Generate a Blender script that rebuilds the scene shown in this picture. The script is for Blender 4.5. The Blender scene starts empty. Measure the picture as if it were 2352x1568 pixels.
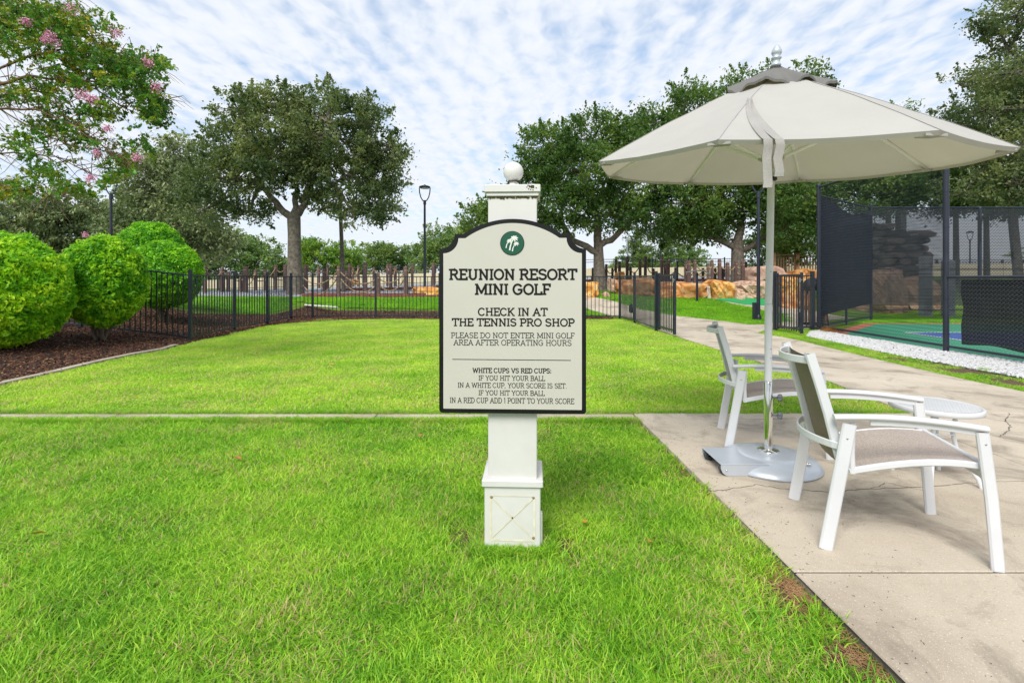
import bpy, bmesh, math, random
import numpy as np
from mathutils import Vector, Matrix, noise as mnoise
from mathutils.geometry import delaunay_2d_cdt

R = math.radians
rnd = random.Random(7)
rng = np.random.default_rng(7)
scene = bpy.context.scene
col = scene.collection

# ------------------------------------------------------------ camera, world, sun, exposure
EYE = 1.25
cam_data = bpy.data.cameras.new('camera')
cam = bpy.data.objects.new('camera', cam_data)
col.objects.link(cam)
cam.location = (0, 0, EYE)
cam.rotation_euler = (R(90), 0, 0)
cam_data.sensor_width = 36
cam_data.lens = 17.6
cam_data.shift_y = -0.0608
cam_data.clip_start = 0.05
cam_data.clip_end = 4000
scene.camera = cam

SUN_EL, SUN_AZ = 48.0, 200.0      # azimuth measured clockwise from +Y: behind the camera, a little left
world = bpy.data.worlds.new('World')
scene.world = world
world.use_nodes = True
wn, wl = world.node_tree.nodes, world.node_tree.links
wn.clear()
w_out = wn.new('ShaderNodeOutputWorld')
w_bg = wn.new('ShaderNodeBackground')
w_bg.inputs['Strength'].default_value = 0.088
wl.new(w_bg.outputs[0], w_out.inputs[0])
sky = wn.new('ShaderNodeTexSky')
sky.sky_type = 'NISHITA'
sky.sun_disc = False
sky.sun_elevation = R(SUN_EL)
sky.sun_rotation = R(SUN_AZ)
sky.air_density = 1.0
sky.dust_density = 1.5
tc = wn.new('ShaderNodeTexCoord')
sep = wn.new('ShaderNodeSeparateXYZ')
wl.new(tc.outputs['Generated'], sep.inputs[0])
def wmath(op, a, b=None, clamp=False):
    n = wn.new('ShaderNodeMath'); n.operation = op; n.use_clamp = clamp
    for i, v in enumerate((a, b)):
        if v is None: continue
        if isinstance(v, (int, float)): n.inputs[i].default_value = v
        else: wl.new(v, n.inputs[i])
    return n.outputs[0]
zz = wmath('ADD', wmath('MAXIMUM', sep.outputs[2], 0.0), 0.07)
px_ = wmath('DIVIDE', sep.outputs[0], zz)
py_ = wmath('DIVIDE', sep.outputs[1], zz)
def wnoise(sx, sy, ox, oy, detail, rough, dist, scale=1.0):
    c = wn.new('ShaderNodeCombineXYZ')
    wl.new(wmath('ADD', wmath('MULTIPLY', px_, sx), ox), c.inputs[0])
    wl.new(wmath('ADD', wmath('MULTIPLY', py_, sy), oy), c.inputs[1])
    n = wn.new('ShaderNodeTexNoise')
    n.inputs['Scale'].default_value = scale
    n.inputs['Detail'].default_value = detail
    n.inputs['Roughness'].default_value = rough
    n.inputs['Distortion'].default_value = dist
    wl.new(c.outputs[0], n.inputs['Vector'])
    return n.outputs[0]
warp = wnoise(0.9, 0.9, 3.1, 7.7, 2, 0.5, 0)
# ripples that run away from the viewer: bands in x, bent by the slow noise
band_arg = wmath('ADD', wmath('MULTIPLY', px_, 44.0), wmath('MULTIPLY', warp, 20.0))
band_arg = wmath('ADD', band_arg, wmath('MULTIPLY', py_, -4.0))
band = wmath('ADD', wmath('MULTIPLY', wmath('SINE', band_arg), 0.5), 0.5)
cell = wnoise(15.0, 9.0, 1.3, 4.1, 2.5, 0.55, 0.3)
slow = wnoise(1.3, 1.3, 8.3, 2.2, 3, 0.5, 0.3)
amp = wmath('ADD', wmath('MULTIPLY', wnoise(0.8, 0.8, 5.5, 1.2, 2, 0.5, 0.2), 1.3), 0.35)
mixv = wmath('ADD', wmath('MULTIPLY', band, 0.17), wmath('ADD', wmath('MULTIPLY', wmath('MULTIPLY', wmath('SUBTRACT', cell, 0.5), 0.6), amp), 0.28))
mixv = wmath('ADD', mixv, wmath('MULTIPLY', slow, 1.0))
ramp = wn.new('ShaderNodeValToRGB')
ramp.color_ramp.interpolation = 'EASE'
ramp.color_ramp.elements[0].position = 0.37; ramp.color_ramp.elements[0].color = (0, 0, 0, 1)
ramp.color_ramp.elements[1].position = 1.0; ramp.color_ramp.elements[1].color = (1, 1, 1, 1)
wl.new(mixv, ramp.inputs[0])
# towards the horizon the gaps close
hz = wmath('SUBTRACT', 1.0, wmath('MULTIPLY', sep.outputs[2], 2.6), True)
cover = wmath('MAXIMUM', ramp.outputs[0], wmath('MULTIPLY', hz, 0.86), True)
cloud_tint = wn.new('ShaderNodeMix'); cloud_tint.data_type = 'RGBA'
cloud_tint.inputs['A'].default_value = (7.2, 7.8, 8.9, 1)
cloud_tint.inputs['B'].default_value = (8.7, 8.95, 9.3, 1)
wl.new(cell, cloud_tint.inputs['Factor'])
blue = wn.new('ShaderNodeMix'); blue.data_type = 'RGBA'
blue.inputs['Factor'].default_value = 0.22
wl.new(sky.outputs[0], blue.inputs['A'])
blue.inputs['B'].default_value = (5.0, 6.5, 9.0, 1)
bright = wn.new('ShaderNodeMix'); bright.data_type = 'RGBA'; bright.blend_type = 'MULTIPLY'
bright.inputs['Factor'].default_value = 1.0
wl.new(blue.outputs['Result'], bright.inputs['A'])
bright.inputs['B'].default_value = (1.5, 1.6, 1.6, 1)
wmix = wn.new('ShaderNodeMix'); wmix.data_type = 'RGBA'
wl.new(cover, wmix.inputs['Factor'])
wl.new(bright.outputs['Result'], wmix.inputs['A'])
wl.new(cloud_tint.outputs['Result'], wmix.inputs['B'])
wl.new(wmix.outputs['Result'], w_bg.inputs['Color'])

sun_data = bpy.data.lights.new('sun', 'SUN')
sun_data.energy = 3.0
sun_data.angle = R(30)
sun_data.color = (1.0, 0.96, 0.9)
sun = bpy.data.objects.new('sun', sun_data)
col.objects.link(sun)
sd = Vector((math.sin(R(SUN_AZ)) * math.cos(R(SUN_EL)), math.cos(R(SUN_AZ)) * math.cos(R(SUN_EL)), math.sin(R(SUN_EL))))
sun.rotation_euler = (-sd).to_track_quat('-Z', 'Y').to_euler()
sun.location = (0, -5, 12)

vs = scene.view_settings
vs.view_transform = 'Standard'
vs.look = 'None'
vs.gamma = 1
vs.use_curve_mapping = False
vs.exposure = 0.35
scene.cycles.transparent_max_bounces = 24
scene.cycles.max_bounces = 6

# ------------------------------------------------------------ measuring helpers (photo measured at 2352 wide)
FPX, CX, HY = 1150.0, 1176.0, 641.0
def G(x, y, z=0.0):
    Y = FPX * (EYE - z) / (y - HY)
    return Vector(((x - CX) * Y / FPX, Y, z))
def W(x, y, Y):
    return Vector(((x - CX) * Y / FPX, Y, EYE + (HY - y) * Y / FPX))

def ss(a, b, x):
    t = np.clip((x - a) / (b - a), 0, 1)
    return t * t * (3 - 2 * t)
def H(X, Y):
    X = np.asarray(X, float); Y = np.asarray(Y, float)
    line = -6.65 - (Y - 10.3) * 0.175
    dl = line - X
    zl = 0.5 * ss(0, 3.4, dl) * ss(5.0, 14.0, Y)
    T = 0.99 + 0.033 * np.clip(X + 5, -24, 0) + 0.006 * np.clip(X + 5, 0, 25)
    plat = 0.54 + (T - 0.54) * np.clip((Y - 19.5) / 15, 0, 1)
    plat = plat + 0.035 * np.clip(X + 5, 0, 10) * ss(21.5, 26, Y)
    start = 16.9 - 1.8 * ss(4.2, 6.0, X) + 2.4 * ss(8.5, 11.5, X)
    end = 20.2 + 3.0 * ss(3.5, 6.5, X) + 0.6 * ss(8, 11, X)
    zb = plat * ss(start, end, Y)
    z = np.maximum(zl, zb)
    z = z + 0.10 * ss(0.3, 1.2, z / 0.5) * 0
    far = ss(55, 90, Y)
    return z * (1 - far) + 0.6 * far - 0.03

# ------------------------------------------------------------ naming / linking helpers
def tag(o, label=None, cat=None, group=None, kind=None):
    if label: o['label'] = label
    if cat: o['category'] = cat
    if group: o['group'] = group
    if kind: o['kind'] = kind
    return o
def empty(name, loc=(0, 0, 0), rz=0.0, label=None, cat=None, group=None):
    o = bpy.data.objects.new(name, None)
    o.empty_display_size = 0.1
    col.objects.link(o)
    o.location = loc
    o.rotation_euler = (0, 0, rz)
    return tag(o, label, cat, group)
def link(name, me, parent=None, loc=None, rz=0.0):
    o = bpy.data.objects.new(name, me)
    col.objects.link(o)
    if parent is not None: o.parent = parent
    if loc is not None: o.location = loc
    if rz: o.rotation_euler = (0, 0, rz)
    return o
def np_mesh(name, verts, faces, mat=None, attrs=None, smooth=False):
    """verts (N,3), faces (M,k) equal-sided polygons"""
    me = bpy.data.meshes.new(name)
    verts = np.asarray(verts, np.float32); faces = np.asarray(faces, np.int32)
    k = faces.shape[1]
    me.vertices.add(len(verts)); me.vertices.foreach_set('co', verts.ravel())
    me.loops.add(faces.size); me.loops.foreach_set('vertex_index', faces.ravel())
    me.polygons.add(len(faces))
    me.polygons.foreach_set('loop_start', np.arange(0, faces.size, k, dtype=np.int32))
    me.polygons.foreach_set('loop_total', np.full(len(faces), k, np.int32))
    if smooth: me.polygons.foreach_set('use_smooth', np.ones(len(faces), bool))
    me.update(calc_edges=True)
    if attrs:
        for n, a in attrs.items():
            at = me.attributes.new(n, 'FLOAT', 'POINT')
            at.data.foreach_set('value', np.asarray(a, np.float32))
    if mat: me.materials.append(mat)
    return me

class MB:
    """collects shapes, then links them as one mesh object"""
    def __init__(self): self.v = []; self.f = []; self.s = []
    def add(self, vs_, fs, smooth=False):
        b = len(self.v)
        self.v += [tuple(p) for p in vs_]
        for f in fs:
            self.f.append([i + b for i in f]); self.s.append(smooth)
    def box(self, c, size, rz=0.0, bev=0.0):
        cx, cy, cz = c; sx, sy, sz = size[0] / 2, size[1] / 2, size[2] / 2
        cs, sn = math.cos(rz), math.sin(rz)
        def T(x, y, z): return (cx + x * cs - y * sn, cy + x * sn + y * cs, cz + z)
        if bev <= 0:
            vs_ = [T(x, y, z) for z in (-sz, sz) for x, y in ((-sx, -sy), (sx, -sy), (sx, sy), (-sx, sy))]
            fs = [(3, 2, 1, 0), (4, 5, 6, 7), (0, 1, 5, 4), (1, 2, 6, 5), (2, 3, 7, 6), (3, 0, 4, 7)]
            self.add(vs_, fs)
        else:
            b = min(bev, sx * .9, sy * .9, sz * .9)
            ring = lambda k: [(-sx + k, -sy), (sx - k, -sy), (sx, -sy + k), (sx, sy - k), (sx - k, sy), (-sx + k, sy), (-sx, sy - k), (-sx, -sy + k)]
            def inset(pts, d): return [(x * (1 - d / sx), y * (1 - d / sy)) for x, y in pts]
            lv = [(-sz, inset(ring(b), b)), (-sz + b, ring(b)), (sz - b, ring(b)), (sz, inset(ring(b), b))]
            vs_ = [T(x, y, z) for z, r in lv for x, y in r]
            fs = [tuple(range(7, -1, -1)), tuple(range(24, 32))]
            for l in range(3):
                for i in range(8):
                    j = (i + 1) % 8
                    fs.append((l * 8 + i, l * 8 + j, l * 8 + 8 + j, l * 8 + 8 + i))
            self.add(vs_, fs)
    def tube(self, pts, r, n=8, cap=True, smooth=True, up=None, sect=None):
        """r number or list; sect: list of (a,b) offsets instead of a circle (multiplied by r)"""
        pts = [Vector(p) for p in pts]
        m = len(pts)
        rr = r if isinstance(r, (list, tuple)) else [r] * m
        if sect is None:
            sect = [(math.cos(2 * math.pi * k / n), math.sin(2 * math.pi * k / n)) for k in range(n)]
        n = len(sect)
        vs_ = []; last = None
        for i, p in enumerate(pts):
            t = (pts[min(i + 1, m - 1)] - pts[max(i - 1, 0)])
            if t.length < 1e-9: t = Vector((0, 0, 1))
            t.normalize()
            if up is not None: ref = Vector(up)
            elif last is not None: ref = last
            else: ref = Vector((0, 0, 1)) if abs(t.z) < 0.9 else Vector((1, 0, 0))
            a = (ref - t * ref.dot(t))
            if a.length < 1e-6: a = Vector((1, 0, 0)) - t * t.x
            a.normalize(); b = t.cross(a)
            last = a
            for u, w in sect: vs_.append(p + a * (u * rr[i]) + b * (w * rr[i]))
        fs = []
        for i in range(m - 1):
            for k in range(n):
                q = (k + 1) % n
                fs.append((i * n + k, i * n + q, (i + 1) * n + q, (i + 1) * n + k))
        self.add(vs_, fs, smooth)
        if cap:
            self.add([vs_[k] for k in range(n)], [tuple(range(n - 1, -1, -1))])
            self.add([vs_[(m - 1) * n + k] for k in range(n)], [tuple(range(n))])
    def bar(self, pts, w, h, up=(0, 0, 1), c=0.25, smooth=False):
        """rectangular chamfered bar, h along up, w across"""
        k = min(w, h) * c
        a, b = h / 2, w / 2
        sect = [(a, -b + k), (a, b - k), (a - k, b), (-a + k, b), (-a, b - k), (-a, -b + k), (-a + k, -b), (a - k, -b)]
        self.tube(pts, 1.0, up=up, sect=sect, smooth=smooth)
    def lathe(self, prof, c=(0, 0, 0), n=24, smooth=True, axis=None):
        vs_ = []
        for r_, z in prof:
            for k in range(n):
                a = 2 * math.pi * k / n
                vs_.append(Vector((r_ * math.cos(a), r_ * math.sin(a), z)))
        if axis is not None:
            q = Vector((0, 0, 1)).rotation_difference(Vector(axis))
            vs_ = [q @ v for v in vs_]
        vs_ = [v + Vector(c) for v in vs_]
        fs = []
        for i in range(len(prof) - 1):
            for k in range(n):
                q = (k + 1) % n
                fs.append((i * n + k, i * n + q, (i + 1) * n + q, (i + 1) * n + k))
        self.add(vs_, fs, smooth)
    def prism(self, outline, z0, z1, to=lambda x, y, z: (x, y, z)):
        """outline ccw 2D polygon (may be concave: ngon) extruded"""
        n = len(outline)
        vs_ = [to(x, y, z0) for x, y in outline] + [to(x, y, z1) for x, y in outline]
        fs = [tuple(range(n - 1, -1, -1)), tuple(range(n, 2 * n))]
        for i in range(n):
            j = (i + 1) % n
            fs.append((i, j, n + j, n + i))
        self.add(vs_, fs)
    def build(self, name, mat, parent=None, off=None, label=None, kind=None):
        me = bpy.data.meshes.new(name)
        v = self.v
        if off is not None:
            v = [(a - off[0], b - off[1], c - off[2]) for a, b, c in v]
        me.from_pydata(v, [], self.f)
        me.polygons.foreach_set('use_smooth', self.s)
        me.update()
        if mat: me.materials.append(mat)
        o = link(name, me, parent)
        return tag(o, label=label, kind=kind)

def copy_tree(o, parent=None):
    c = o.copy(); col.objects.link(c); c.parent = parent
    for ch in list(o.children): copy_tree(ch, c)
    return c

# ------------------------------------------------------------ materials
def base_mat(name):
    m = bpy.data.materials.new(name); m.use_nodes = True
    nt = m.node_tree
    b = nt.nodes['Principled BSDF']
    return m, nt.nodes, nt.links, b
def noise_node(n, l, scale, detail=4, rough=0.55, dist=0.0, coord='Object', vec=None):
    t = n.new('ShaderNodeTexNoise')
    t.inputs['Scale'].default_value = scale; t.inputs['Detail'].default_value = detail
    t.inputs['Roughness'].default_value = rough; t.inputs['Distortion'].default_value = dist
    if vec is None:
        if coord == 'World':
            g = n.new('ShaderNodeNewGeometry'); vec = g.outputs['Position']
        else:
            c = n.new('ShaderNodeTexCoord'); vec = c.outputs[coord]
    l.new(vec, t.inputs['Vector'])
    return t.outputs[0]
def ramp_node(n, l, fac, stops):
    r = n.new('ShaderNodeValToRGB')
    els = r.color_ramp.elements
    while len(els) < len(stops): els.new(0.5)
    for e, (p, c) in zip(els, stops):
        e.position = p; e.color = (*c, 1) if len(c) == 3 else c
    l.new(fac, r.inputs[0])
    return r.outputs[0]
def mix_node(n, l, fac, a, b, mode='MIX'):
    m = n.new('ShaderNodeMix'); m.data_type = 'RGBA'; m.blend_type = mode
    for key, v in (('Factor', fac), ('A', a), ('B', b)):
        if isinstance(v, (int, float)): m.inputs[key].default_value = v
        elif isinstance(v, tuple): m.inputs[key].default_value = (*v, 1)
        else: l.new(v, m.inputs[key])
    return m.outputs['Result']
def bump_node(n, l, b, height, strength, distance=0.01):
    k = n.new('ShaderNodeBump'); k.inputs['Strength'].default_value = strength; k.inputs['Distance'].default_value = distance
    l.new(height, k.inputs['Height']); l.new(k.outputs[0], b.inputs['Normal'])
def pmat(name, c1, c2=None, scale=8.0, rough=0.6, bump=0.0, bscale=None, metal=0.0, stops=(0.35, 0.65), coord='Object', spec=0.5, dirt=None, dirt_scale=3.0, dirt_stops=(0.6, 0.75), bdist=0.01):
    m, n, l, b = base_mat(name)
    b.inputs['Roughness'].default_value = rough; b.inputs['Metallic'].default_value = metal
    b.inputs['Specular IOR Level'].default_value = spec
    c2 = c2 or tuple(x * 0.88 for x in c1)
    f = noise_node(n, l, scale, 5, coord=coord)
    c = ramp_node(n, l, f, [(stops[0], c1), (stops[1], c2)])
    if dirt:
        f2 = noise_node(n, l, dirt_scale, 7, 0.7, coord=coord)
        d = ramp_node(n, l, f2, [(dirt_stops[0], (0, 0, 0)), (dirt_stops[1], (1, 1, 1))])
        c = mix_node(n, l, d, c, dirt)
    l.new(c, b.inputs['Base Color'])
    if bump:
        bump_node(n, l, b, noise_node(n, l, bscale or scale * 4, 4, coord=coord), bump, bdist)
    return m
def leaf_mat(name, dark, mid, light, rough=0.5, trans=0.3, patch=0.8, rand=0.5, coord='World'):
    m, n, l, b = base_mat(name)
    a = n.new('ShaderNodeAttribute'); a.attribute_name = 'var'
    f = noise_node(n, l, patch, 3, coord=coord)
    mm = n.new('ShaderNodeMath'); mm.operation = 'MULTIPLY_ADD'
    l.new(a.outputs['Fac'], mm.inputs[0]); mm.inputs[1].default_value = rand
    m2 = n.new('ShaderNodeMath'); m2.operation = 'MULTIPLY_ADD'
    l.new(f, m2.inputs[0]); m2.inputs[1].default_value = 1.6; m2.inputs[2].default_value = -0.55 - (rand - 0.5) * .5
    l.new(m2.outputs[0], mm.inputs[2])
    c = ramp_node(n, l, mm.outputs[0], [(0.1, dark), (0.5, mid), (0.9, light)])
    l.new(c, b.inputs['Base Color'])
    b.inputs['Roughness'].default_value = rough
    b.inputs['Specular IOR Level'].default_value = 0.35
    tr = n.new('ShaderNodeBsdfTranslucent')
    l.new(mix_node(n, l, 0.35, c, (0.35, 0.5, 0.05), 'MIX'), tr.inputs['Color'])
    mx = n.new('ShaderNodeMixShader'); mx.inputs[0].default_value = trans
    l.new(b.outputs[0], mx.inputs[1]); l.new(tr.outputs[0], mx.inputs[2])
    l.new(mx.outputs[0], n['Material Output'].inputs['Surface'])
    return m

M = {}
M['white_paint'] = pmat('white_paint', (0.65, 0.64, 0.62), (0.60, 0.59, 0.565), 6, 0.45, dirt=(0.45, 0.43, 0.33), dirt_scale=9, dirt_stops=(0.66, 0.9))
M['white_metal'] = pmat('white_metal', (0.64, 0.65, 0.67), (0.60, 0.61, 0.63), 5, 0.35, dirt=(0.22, 0.2, 0.18), dirt_scale=75, dirt_stops=(0.66, 0.72))
M['cream_panel'] = pmat('cream_panel', (0.53, 0.515, 0.46), (0.51, 0.495, 0.44), 3, 0.35, dirt=(0.8, 0.8, 0.76), dirt_scale=45, dirt_stops=(0.72, 0.76))
M['black_trim'] = pmat('black_trim', (0.006, 0.006, 0.007), (0.01, 0.01, 0.011), 12, 0.35, spec=0.3, dirt=(0.25, 0.26, 0.27), dirt_scale=110, dirt_stops=(0.73, 0.76))
M['ink'] = pmat('ink', (0.010, 0.010, 0.009), None, 5, 0.6, spec=0.2)
M['emblem_green'] = pmat('emblem_green', (0.005, 0.085, 0.045), None, 5, 0.35)
M['emblem_white'] = pmat('emblem_white', (0.75, 0.76, 0.72), None, 5, 0.5)
M['fence_black'] = pmat('fence_black', (0.012, 0.017, 0.028), (0.018, 0.024, 0.036), 6, 0.3)
M['lamp_black'] = pmat('lamp_black', (0.012, 0.016, 0.03), (0.02, 0.024, 0.04), 4, 0.4)
M['galv'] = pmat('galv', (0.35, 0.36, 0.37), None, 20, 0.4, metal=0.6)
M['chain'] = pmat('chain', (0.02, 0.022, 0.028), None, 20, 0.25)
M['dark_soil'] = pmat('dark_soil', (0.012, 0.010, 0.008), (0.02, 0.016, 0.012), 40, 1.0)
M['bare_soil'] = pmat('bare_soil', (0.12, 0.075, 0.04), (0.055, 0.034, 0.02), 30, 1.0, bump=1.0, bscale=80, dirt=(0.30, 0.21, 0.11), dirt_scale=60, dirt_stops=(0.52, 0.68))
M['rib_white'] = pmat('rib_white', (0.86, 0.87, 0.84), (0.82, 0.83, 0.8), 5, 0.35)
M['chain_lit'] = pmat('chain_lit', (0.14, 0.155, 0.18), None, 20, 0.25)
M['chrome'] = pmat('chrome', (0.75, 0.75, 0.73), (0.7, 0.7, 0.68), 3, 0.08, metal=1.0)
M['knob_grey'] = pmat('knob_grey', (0.12, 0.13, 0.15), None, 8, 0.6)
M['base_silver'] = pmat('base_silver', (0.50, 0.54, 0.60), (0.45, 0.49, 0.55), 5, 0.32, metal=0.25, dirt=(0.2, 0.2, 0.2), dirt_scale=90, dirt_stops=(0.7, 0.76))
M['rubber'] = pmat('rubber', (0.05, 0.055, 0.06), None, 8, 0.7)
M['canopy'] = None
M['bark'] = pmat('bark', (0.20, 0.17, 0.135), (0.09, 0.075, 0.06), 9, 0.9, bump=0.8, bscale=22, bdist=0.03)
M['twig'] = pmat('twig', (0.17, 0.13, 0.09), (0.10, 0.075, 0.05), 12, 0.9)
M['crape_bark'] = pmat('crape_bark', (0.20, 0.12, 0.06), (0.11, 0.065, 0.035), 14, 0.8)
M['post_brown'] = pmat('post_brown', (0.15, 0.088, 0.078), (0.085, 0.052, 0.046), 7, 0.8, bump=0.4, bscale=30, dirt=(0.16, 0.12, 0.1), dirt_scale=8)
M['rope'] = pmat('rope', (0.42, 0.29, 0.17), (0.20, 0.14, 0.09), 22, 0.95, bump=0.5, bscale=90)
M['rail_wood'] = pmat('rail_wood', (0.30, 0.18, 0.09), (0.18, 0.11, 0.06), 12, 0.85, bump=0.2)
M['wall_cream'] = pmat('wall_cream', (0.72, 0.62, 0.46), (0.66, 0.56, 0.42), 1.2, 0.85, dirt=(0.5, 0.42, 0.32), dirt_scale=1.5)
M['gravel_base'] = pmat('gravel_base', (0.36, 0.35, 0.33), (0.2, 0.19, 0.17), 40, 0.9, bump=0.8)
M['white_stone'] = pmat('white_stone', (0.60, 0.60, 0.60), (0.38, 0.38, 0.38), 14, 0.75)
M['grey_stone'] = pmat('grey_stone', (0.22, 0.23, 0.26), (0.38, 0.40, 0.44), 3, 0.85)
M['mulch_base'] = pmat('mulch_base', (0.035, 0.020, 0.013), (0.09, 0.042, 0.022), 24, 1.0, bump=1.0, bscale=60, dirt=(0.18, 0.09, 0.045), dirt_scale=30, dirt_stops=(0.58, 0.7), bdist=0.02)
M['chip_red'] = pmat('chip_red', (0.17, 0.06, 0.028), (0.08, 0.032, 0.018), 5, 0.95)
M['chip_dark'] = pmat('chip_dark', (0.045, 0.024, 0.016), (0.025, 0.014, 0.01), 5, 0.95)
M['chip_tan'] = pmat('chip_tan', (0.42, 0.25, 0.12), (0.26, 0.14, 0.06), 5, 0.9)
M['court_green'] = pmat('court_green', (0.03, 0.21, 0.115), (0.035, 0.24, 0.135), 1.5, 0.8, dirt=(0.08, 0.26, 0.18), dirt_scale=2)
M['court_blue'] = pmat('court_blue', (0.03, 0.075, 0.26), (0.035, 0.085, 0.29), 1.5, 0.8)
M['court_red'] = pmat('court_red', (0.42, 0.13, 0.08), (0.34, 0.11, 0.07), 4, 0.85)
M['line_white'] = pmat('line_white', (0.75, 0.76, 0.74), None, 8, 0.7)
M['turf_green'] = pmat('turf_green', (0.015, 0.27, 0.075), (0.02, 0.33, 0.10), 2.5, 0.9, bump=0.3, bscale=120)
M['brick'] = pmat('brick', (0.24, 0.075, 0.05), (0.13, 0.045, 0.035), 6, 0.9, bump=0.4, dirt=(0.35, 0.2, 0.15), dirt_scale=9)
M['dark_fabric'] = None
M['flower'] = pmat('flower', (0.62, 0.20, 0.38), (0.78, 0.42, 0.58), 30, 0.6)
M['dead_leaf'] = pmat('dead_leaf', (0.40, 0.17, 0.03), (0.16, 0.06, 0.02), 6, 0.7)
M['gold_leaf'] = pmat('gold_leaf', (0.62, 0.32, 0.03), (0.42, 0.2, 0.03), 6, 0.6)
M['pvc'] = pmat('pvc', (0.7, 0.7, 0.66), None, 4, 0.5)
M['black_plastic'] = pmat('black_plastic', (0.015, 0.016, 0.018), None, 8, 0.45)
M['blue_tag'] = pmat('blue_tag', (0.22, 0.55, 0.78), None, 9, 0.5)
M['cap_tan'] = pmat('cap_tan', (0.55, 0.53, 0.47), None, 9, 0.6)
M['moss'] = pmat('moss', (0.10, 0.075, 0.015), (0.035, 0.035, 0.012), 60, 1.0, bump=0.6)
M['rust_stain'] = pmat('rust_stain', (0.62, 0.56, 0.40), (0.72, 0.69, 0.56), 22, 0.7)

def concrete_mat(name, light, mid, dark, stain):
    m, n, l, b = base_mat(name)
    big = noise_node(n, l, 0.9, 6, 0.62, coord='World')
    c = ramp_node(n, l, big, [(0.3, dark), (0.5, mid), (0.72, light)])
    sp = noise_node(n, l, 150, 3, 0.7, coord='World')
    c = mix_node(n, l, ramp_node(n, l, sp, [(0.60, (0, 0, 0)), (0.68, (1, 1, 1))]), c, tuple(min(1, x * 1.5) for x in light))
    sp2 = noise_node(n, l, 60, 4, 0.7, coord='World')
    c = mix_node(n, l, ramp_node(n, l, sp2, [(0.28, (0.7, 0.7, 0.7)), (0.42, (0, 0, 0))]), c, tuple(x * 0.45 for x in mid))
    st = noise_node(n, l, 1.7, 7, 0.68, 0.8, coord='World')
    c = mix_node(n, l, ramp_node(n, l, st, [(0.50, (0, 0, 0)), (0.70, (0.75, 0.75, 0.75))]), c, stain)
    l.new(c, b.inputs['Base Color'])
    b.inputs['Roughness'].default_value = 0.85
    bump_node(n, l, b, sp2, 0.45, 0.004)
    return m
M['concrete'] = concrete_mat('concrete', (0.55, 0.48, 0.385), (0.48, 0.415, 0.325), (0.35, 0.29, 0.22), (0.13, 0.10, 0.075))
M['concrete_edge'] = concrete_mat('concrete_edge', (0.50, 0.43, 0.34), (0.42, 0.36, 0.29), (0.32, 0.27, 0.21), (0.2, 0.16, 0.12))

def grass_ground(name, a, b_, c_, bare, sc=1.2):
    m, n, l, b = base_mat(name)
    f = noise_node(n, l, sc, 5, 0.6, coord='World')
    c = ramp_node(n, l, f, [(0.3, a), (0.5, b_), (0.72, c_)])
    f2 = noise_node(n, l, 55, 4, 0.7, coord='World')
    c = mix_node(n, l, ramp_node(n, l, f2, [(0.52, (0, 0, 0)), (0.75, (1, 1, 1))]), c, bare)
    l.new(c, b.inputs['Base Color'])
    b.inputs['Roughness'].default_value = 1.0
    b.inputs['Specular IOR Level'].default_value = 0.1
    bump_node(n, l, b, noise_node(n, l, 70, 4, coord='World'), 1.0, 0.03)
    return m
M['ground'] = grass_ground('ground', (0.07, 0.14, 0.02), (0.11, 0.21, 0.022), (0.15, 0.26, 0.03), (0.16, 0.12, 0.05))

def grass_blade_mat(name, dark, mid, light, tan, tanamt, trans=0.35):
    m, n, l, b = base_mat(name)
    a = n.new('ShaderNodeAttribute'); a.attribute_name = 'var'
    f = noise_node(n, l, 1.1, 5, 0.62, coord='World')
    s = n.new('ShaderNodeMath'); s.operation = 'ADD'
    h1 = n.new('ShaderNodeMath'); h1.operation = 'MULTIPLY'; l.new(a.outputs['Fac'], h1.inputs[0]); h1.inputs[1].default_value = 0.75
    h2 = n.new('ShaderNodeMath'); h2.operation = 'MULTIPLY_ADD'; l.new(f, h2.inputs[0]); h2.inputs[1].default_value = 1.5; h2.inputs[2].default_value = -0.62
    l.new(h1.outputs[0], s.inputs[0]); l.new(h2.outputs[0], s.inputs[1])
    c = ramp_node(n, l, s.outputs[0], [(0.12, dark), (0.5, mid), (0.92, light)])
    # dry blades: a share of blades everywhere, more in worn patches
    f3 = noise_node(n, l, 1.9, 5, 0.65, coord='World', vec=None)
    d = n.new('ShaderNodeMath'); d.operation = 'MULTIPLY_ADD'
    l.new(f3, d.inputs[0]); d.inputs[1].default_value = 1.3; d.inputs[2].default_value = -0.72 + tanamt
    frac = n.new('ShaderNodeMath'); frac.operation = 'FRACT'
    q = n.new('ShaderNodeMath'); q.operation = 'MULTIPLY'; l.new(a.outputs['Fac'], q.inputs[0]); q.inputs[1].default_value = 17.31
    l.new(q.outputs[0], frac.inputs[0])
    lt = n.new('ShaderNodeMath'); lt.operation = 'LESS_THAN'; l.new(frac.outputs[0], lt.inputs[0]); l.new(d.outputs[0], lt.inputs[1])
    c = mix_node(n, l, lt.outputs[0], c, tan)
    l.new(c, b.inputs['Base Color'])
    b.inputs['Roughness'].default_value = 0.45
    b.inputs['Specular IOR Level'].default_value = 0.3
    tr = n.new('ShaderNodeBsdfTranslucent'); l.new(c, tr.inputs['Color'])
    mx = n.new('ShaderNodeMixShader'); mx.inputs[0].default_value = trans
    l.new(b.outputs[0], mx.inputs[1]); l.new(tr.outputs[0], mx.inputs[2])
    l.new(mx.outputs[0], n['Material Output'].inputs['Surface'])
    return m
M['blade_near'] = grass_blade_mat('blade_near', (0.11, 0.33, 0.02), (0.30, 0.60, 0.035), (0.55, 0.76, 0.075), (0.60, 0.50, 0.22), 0.18, 0.40)
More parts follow.
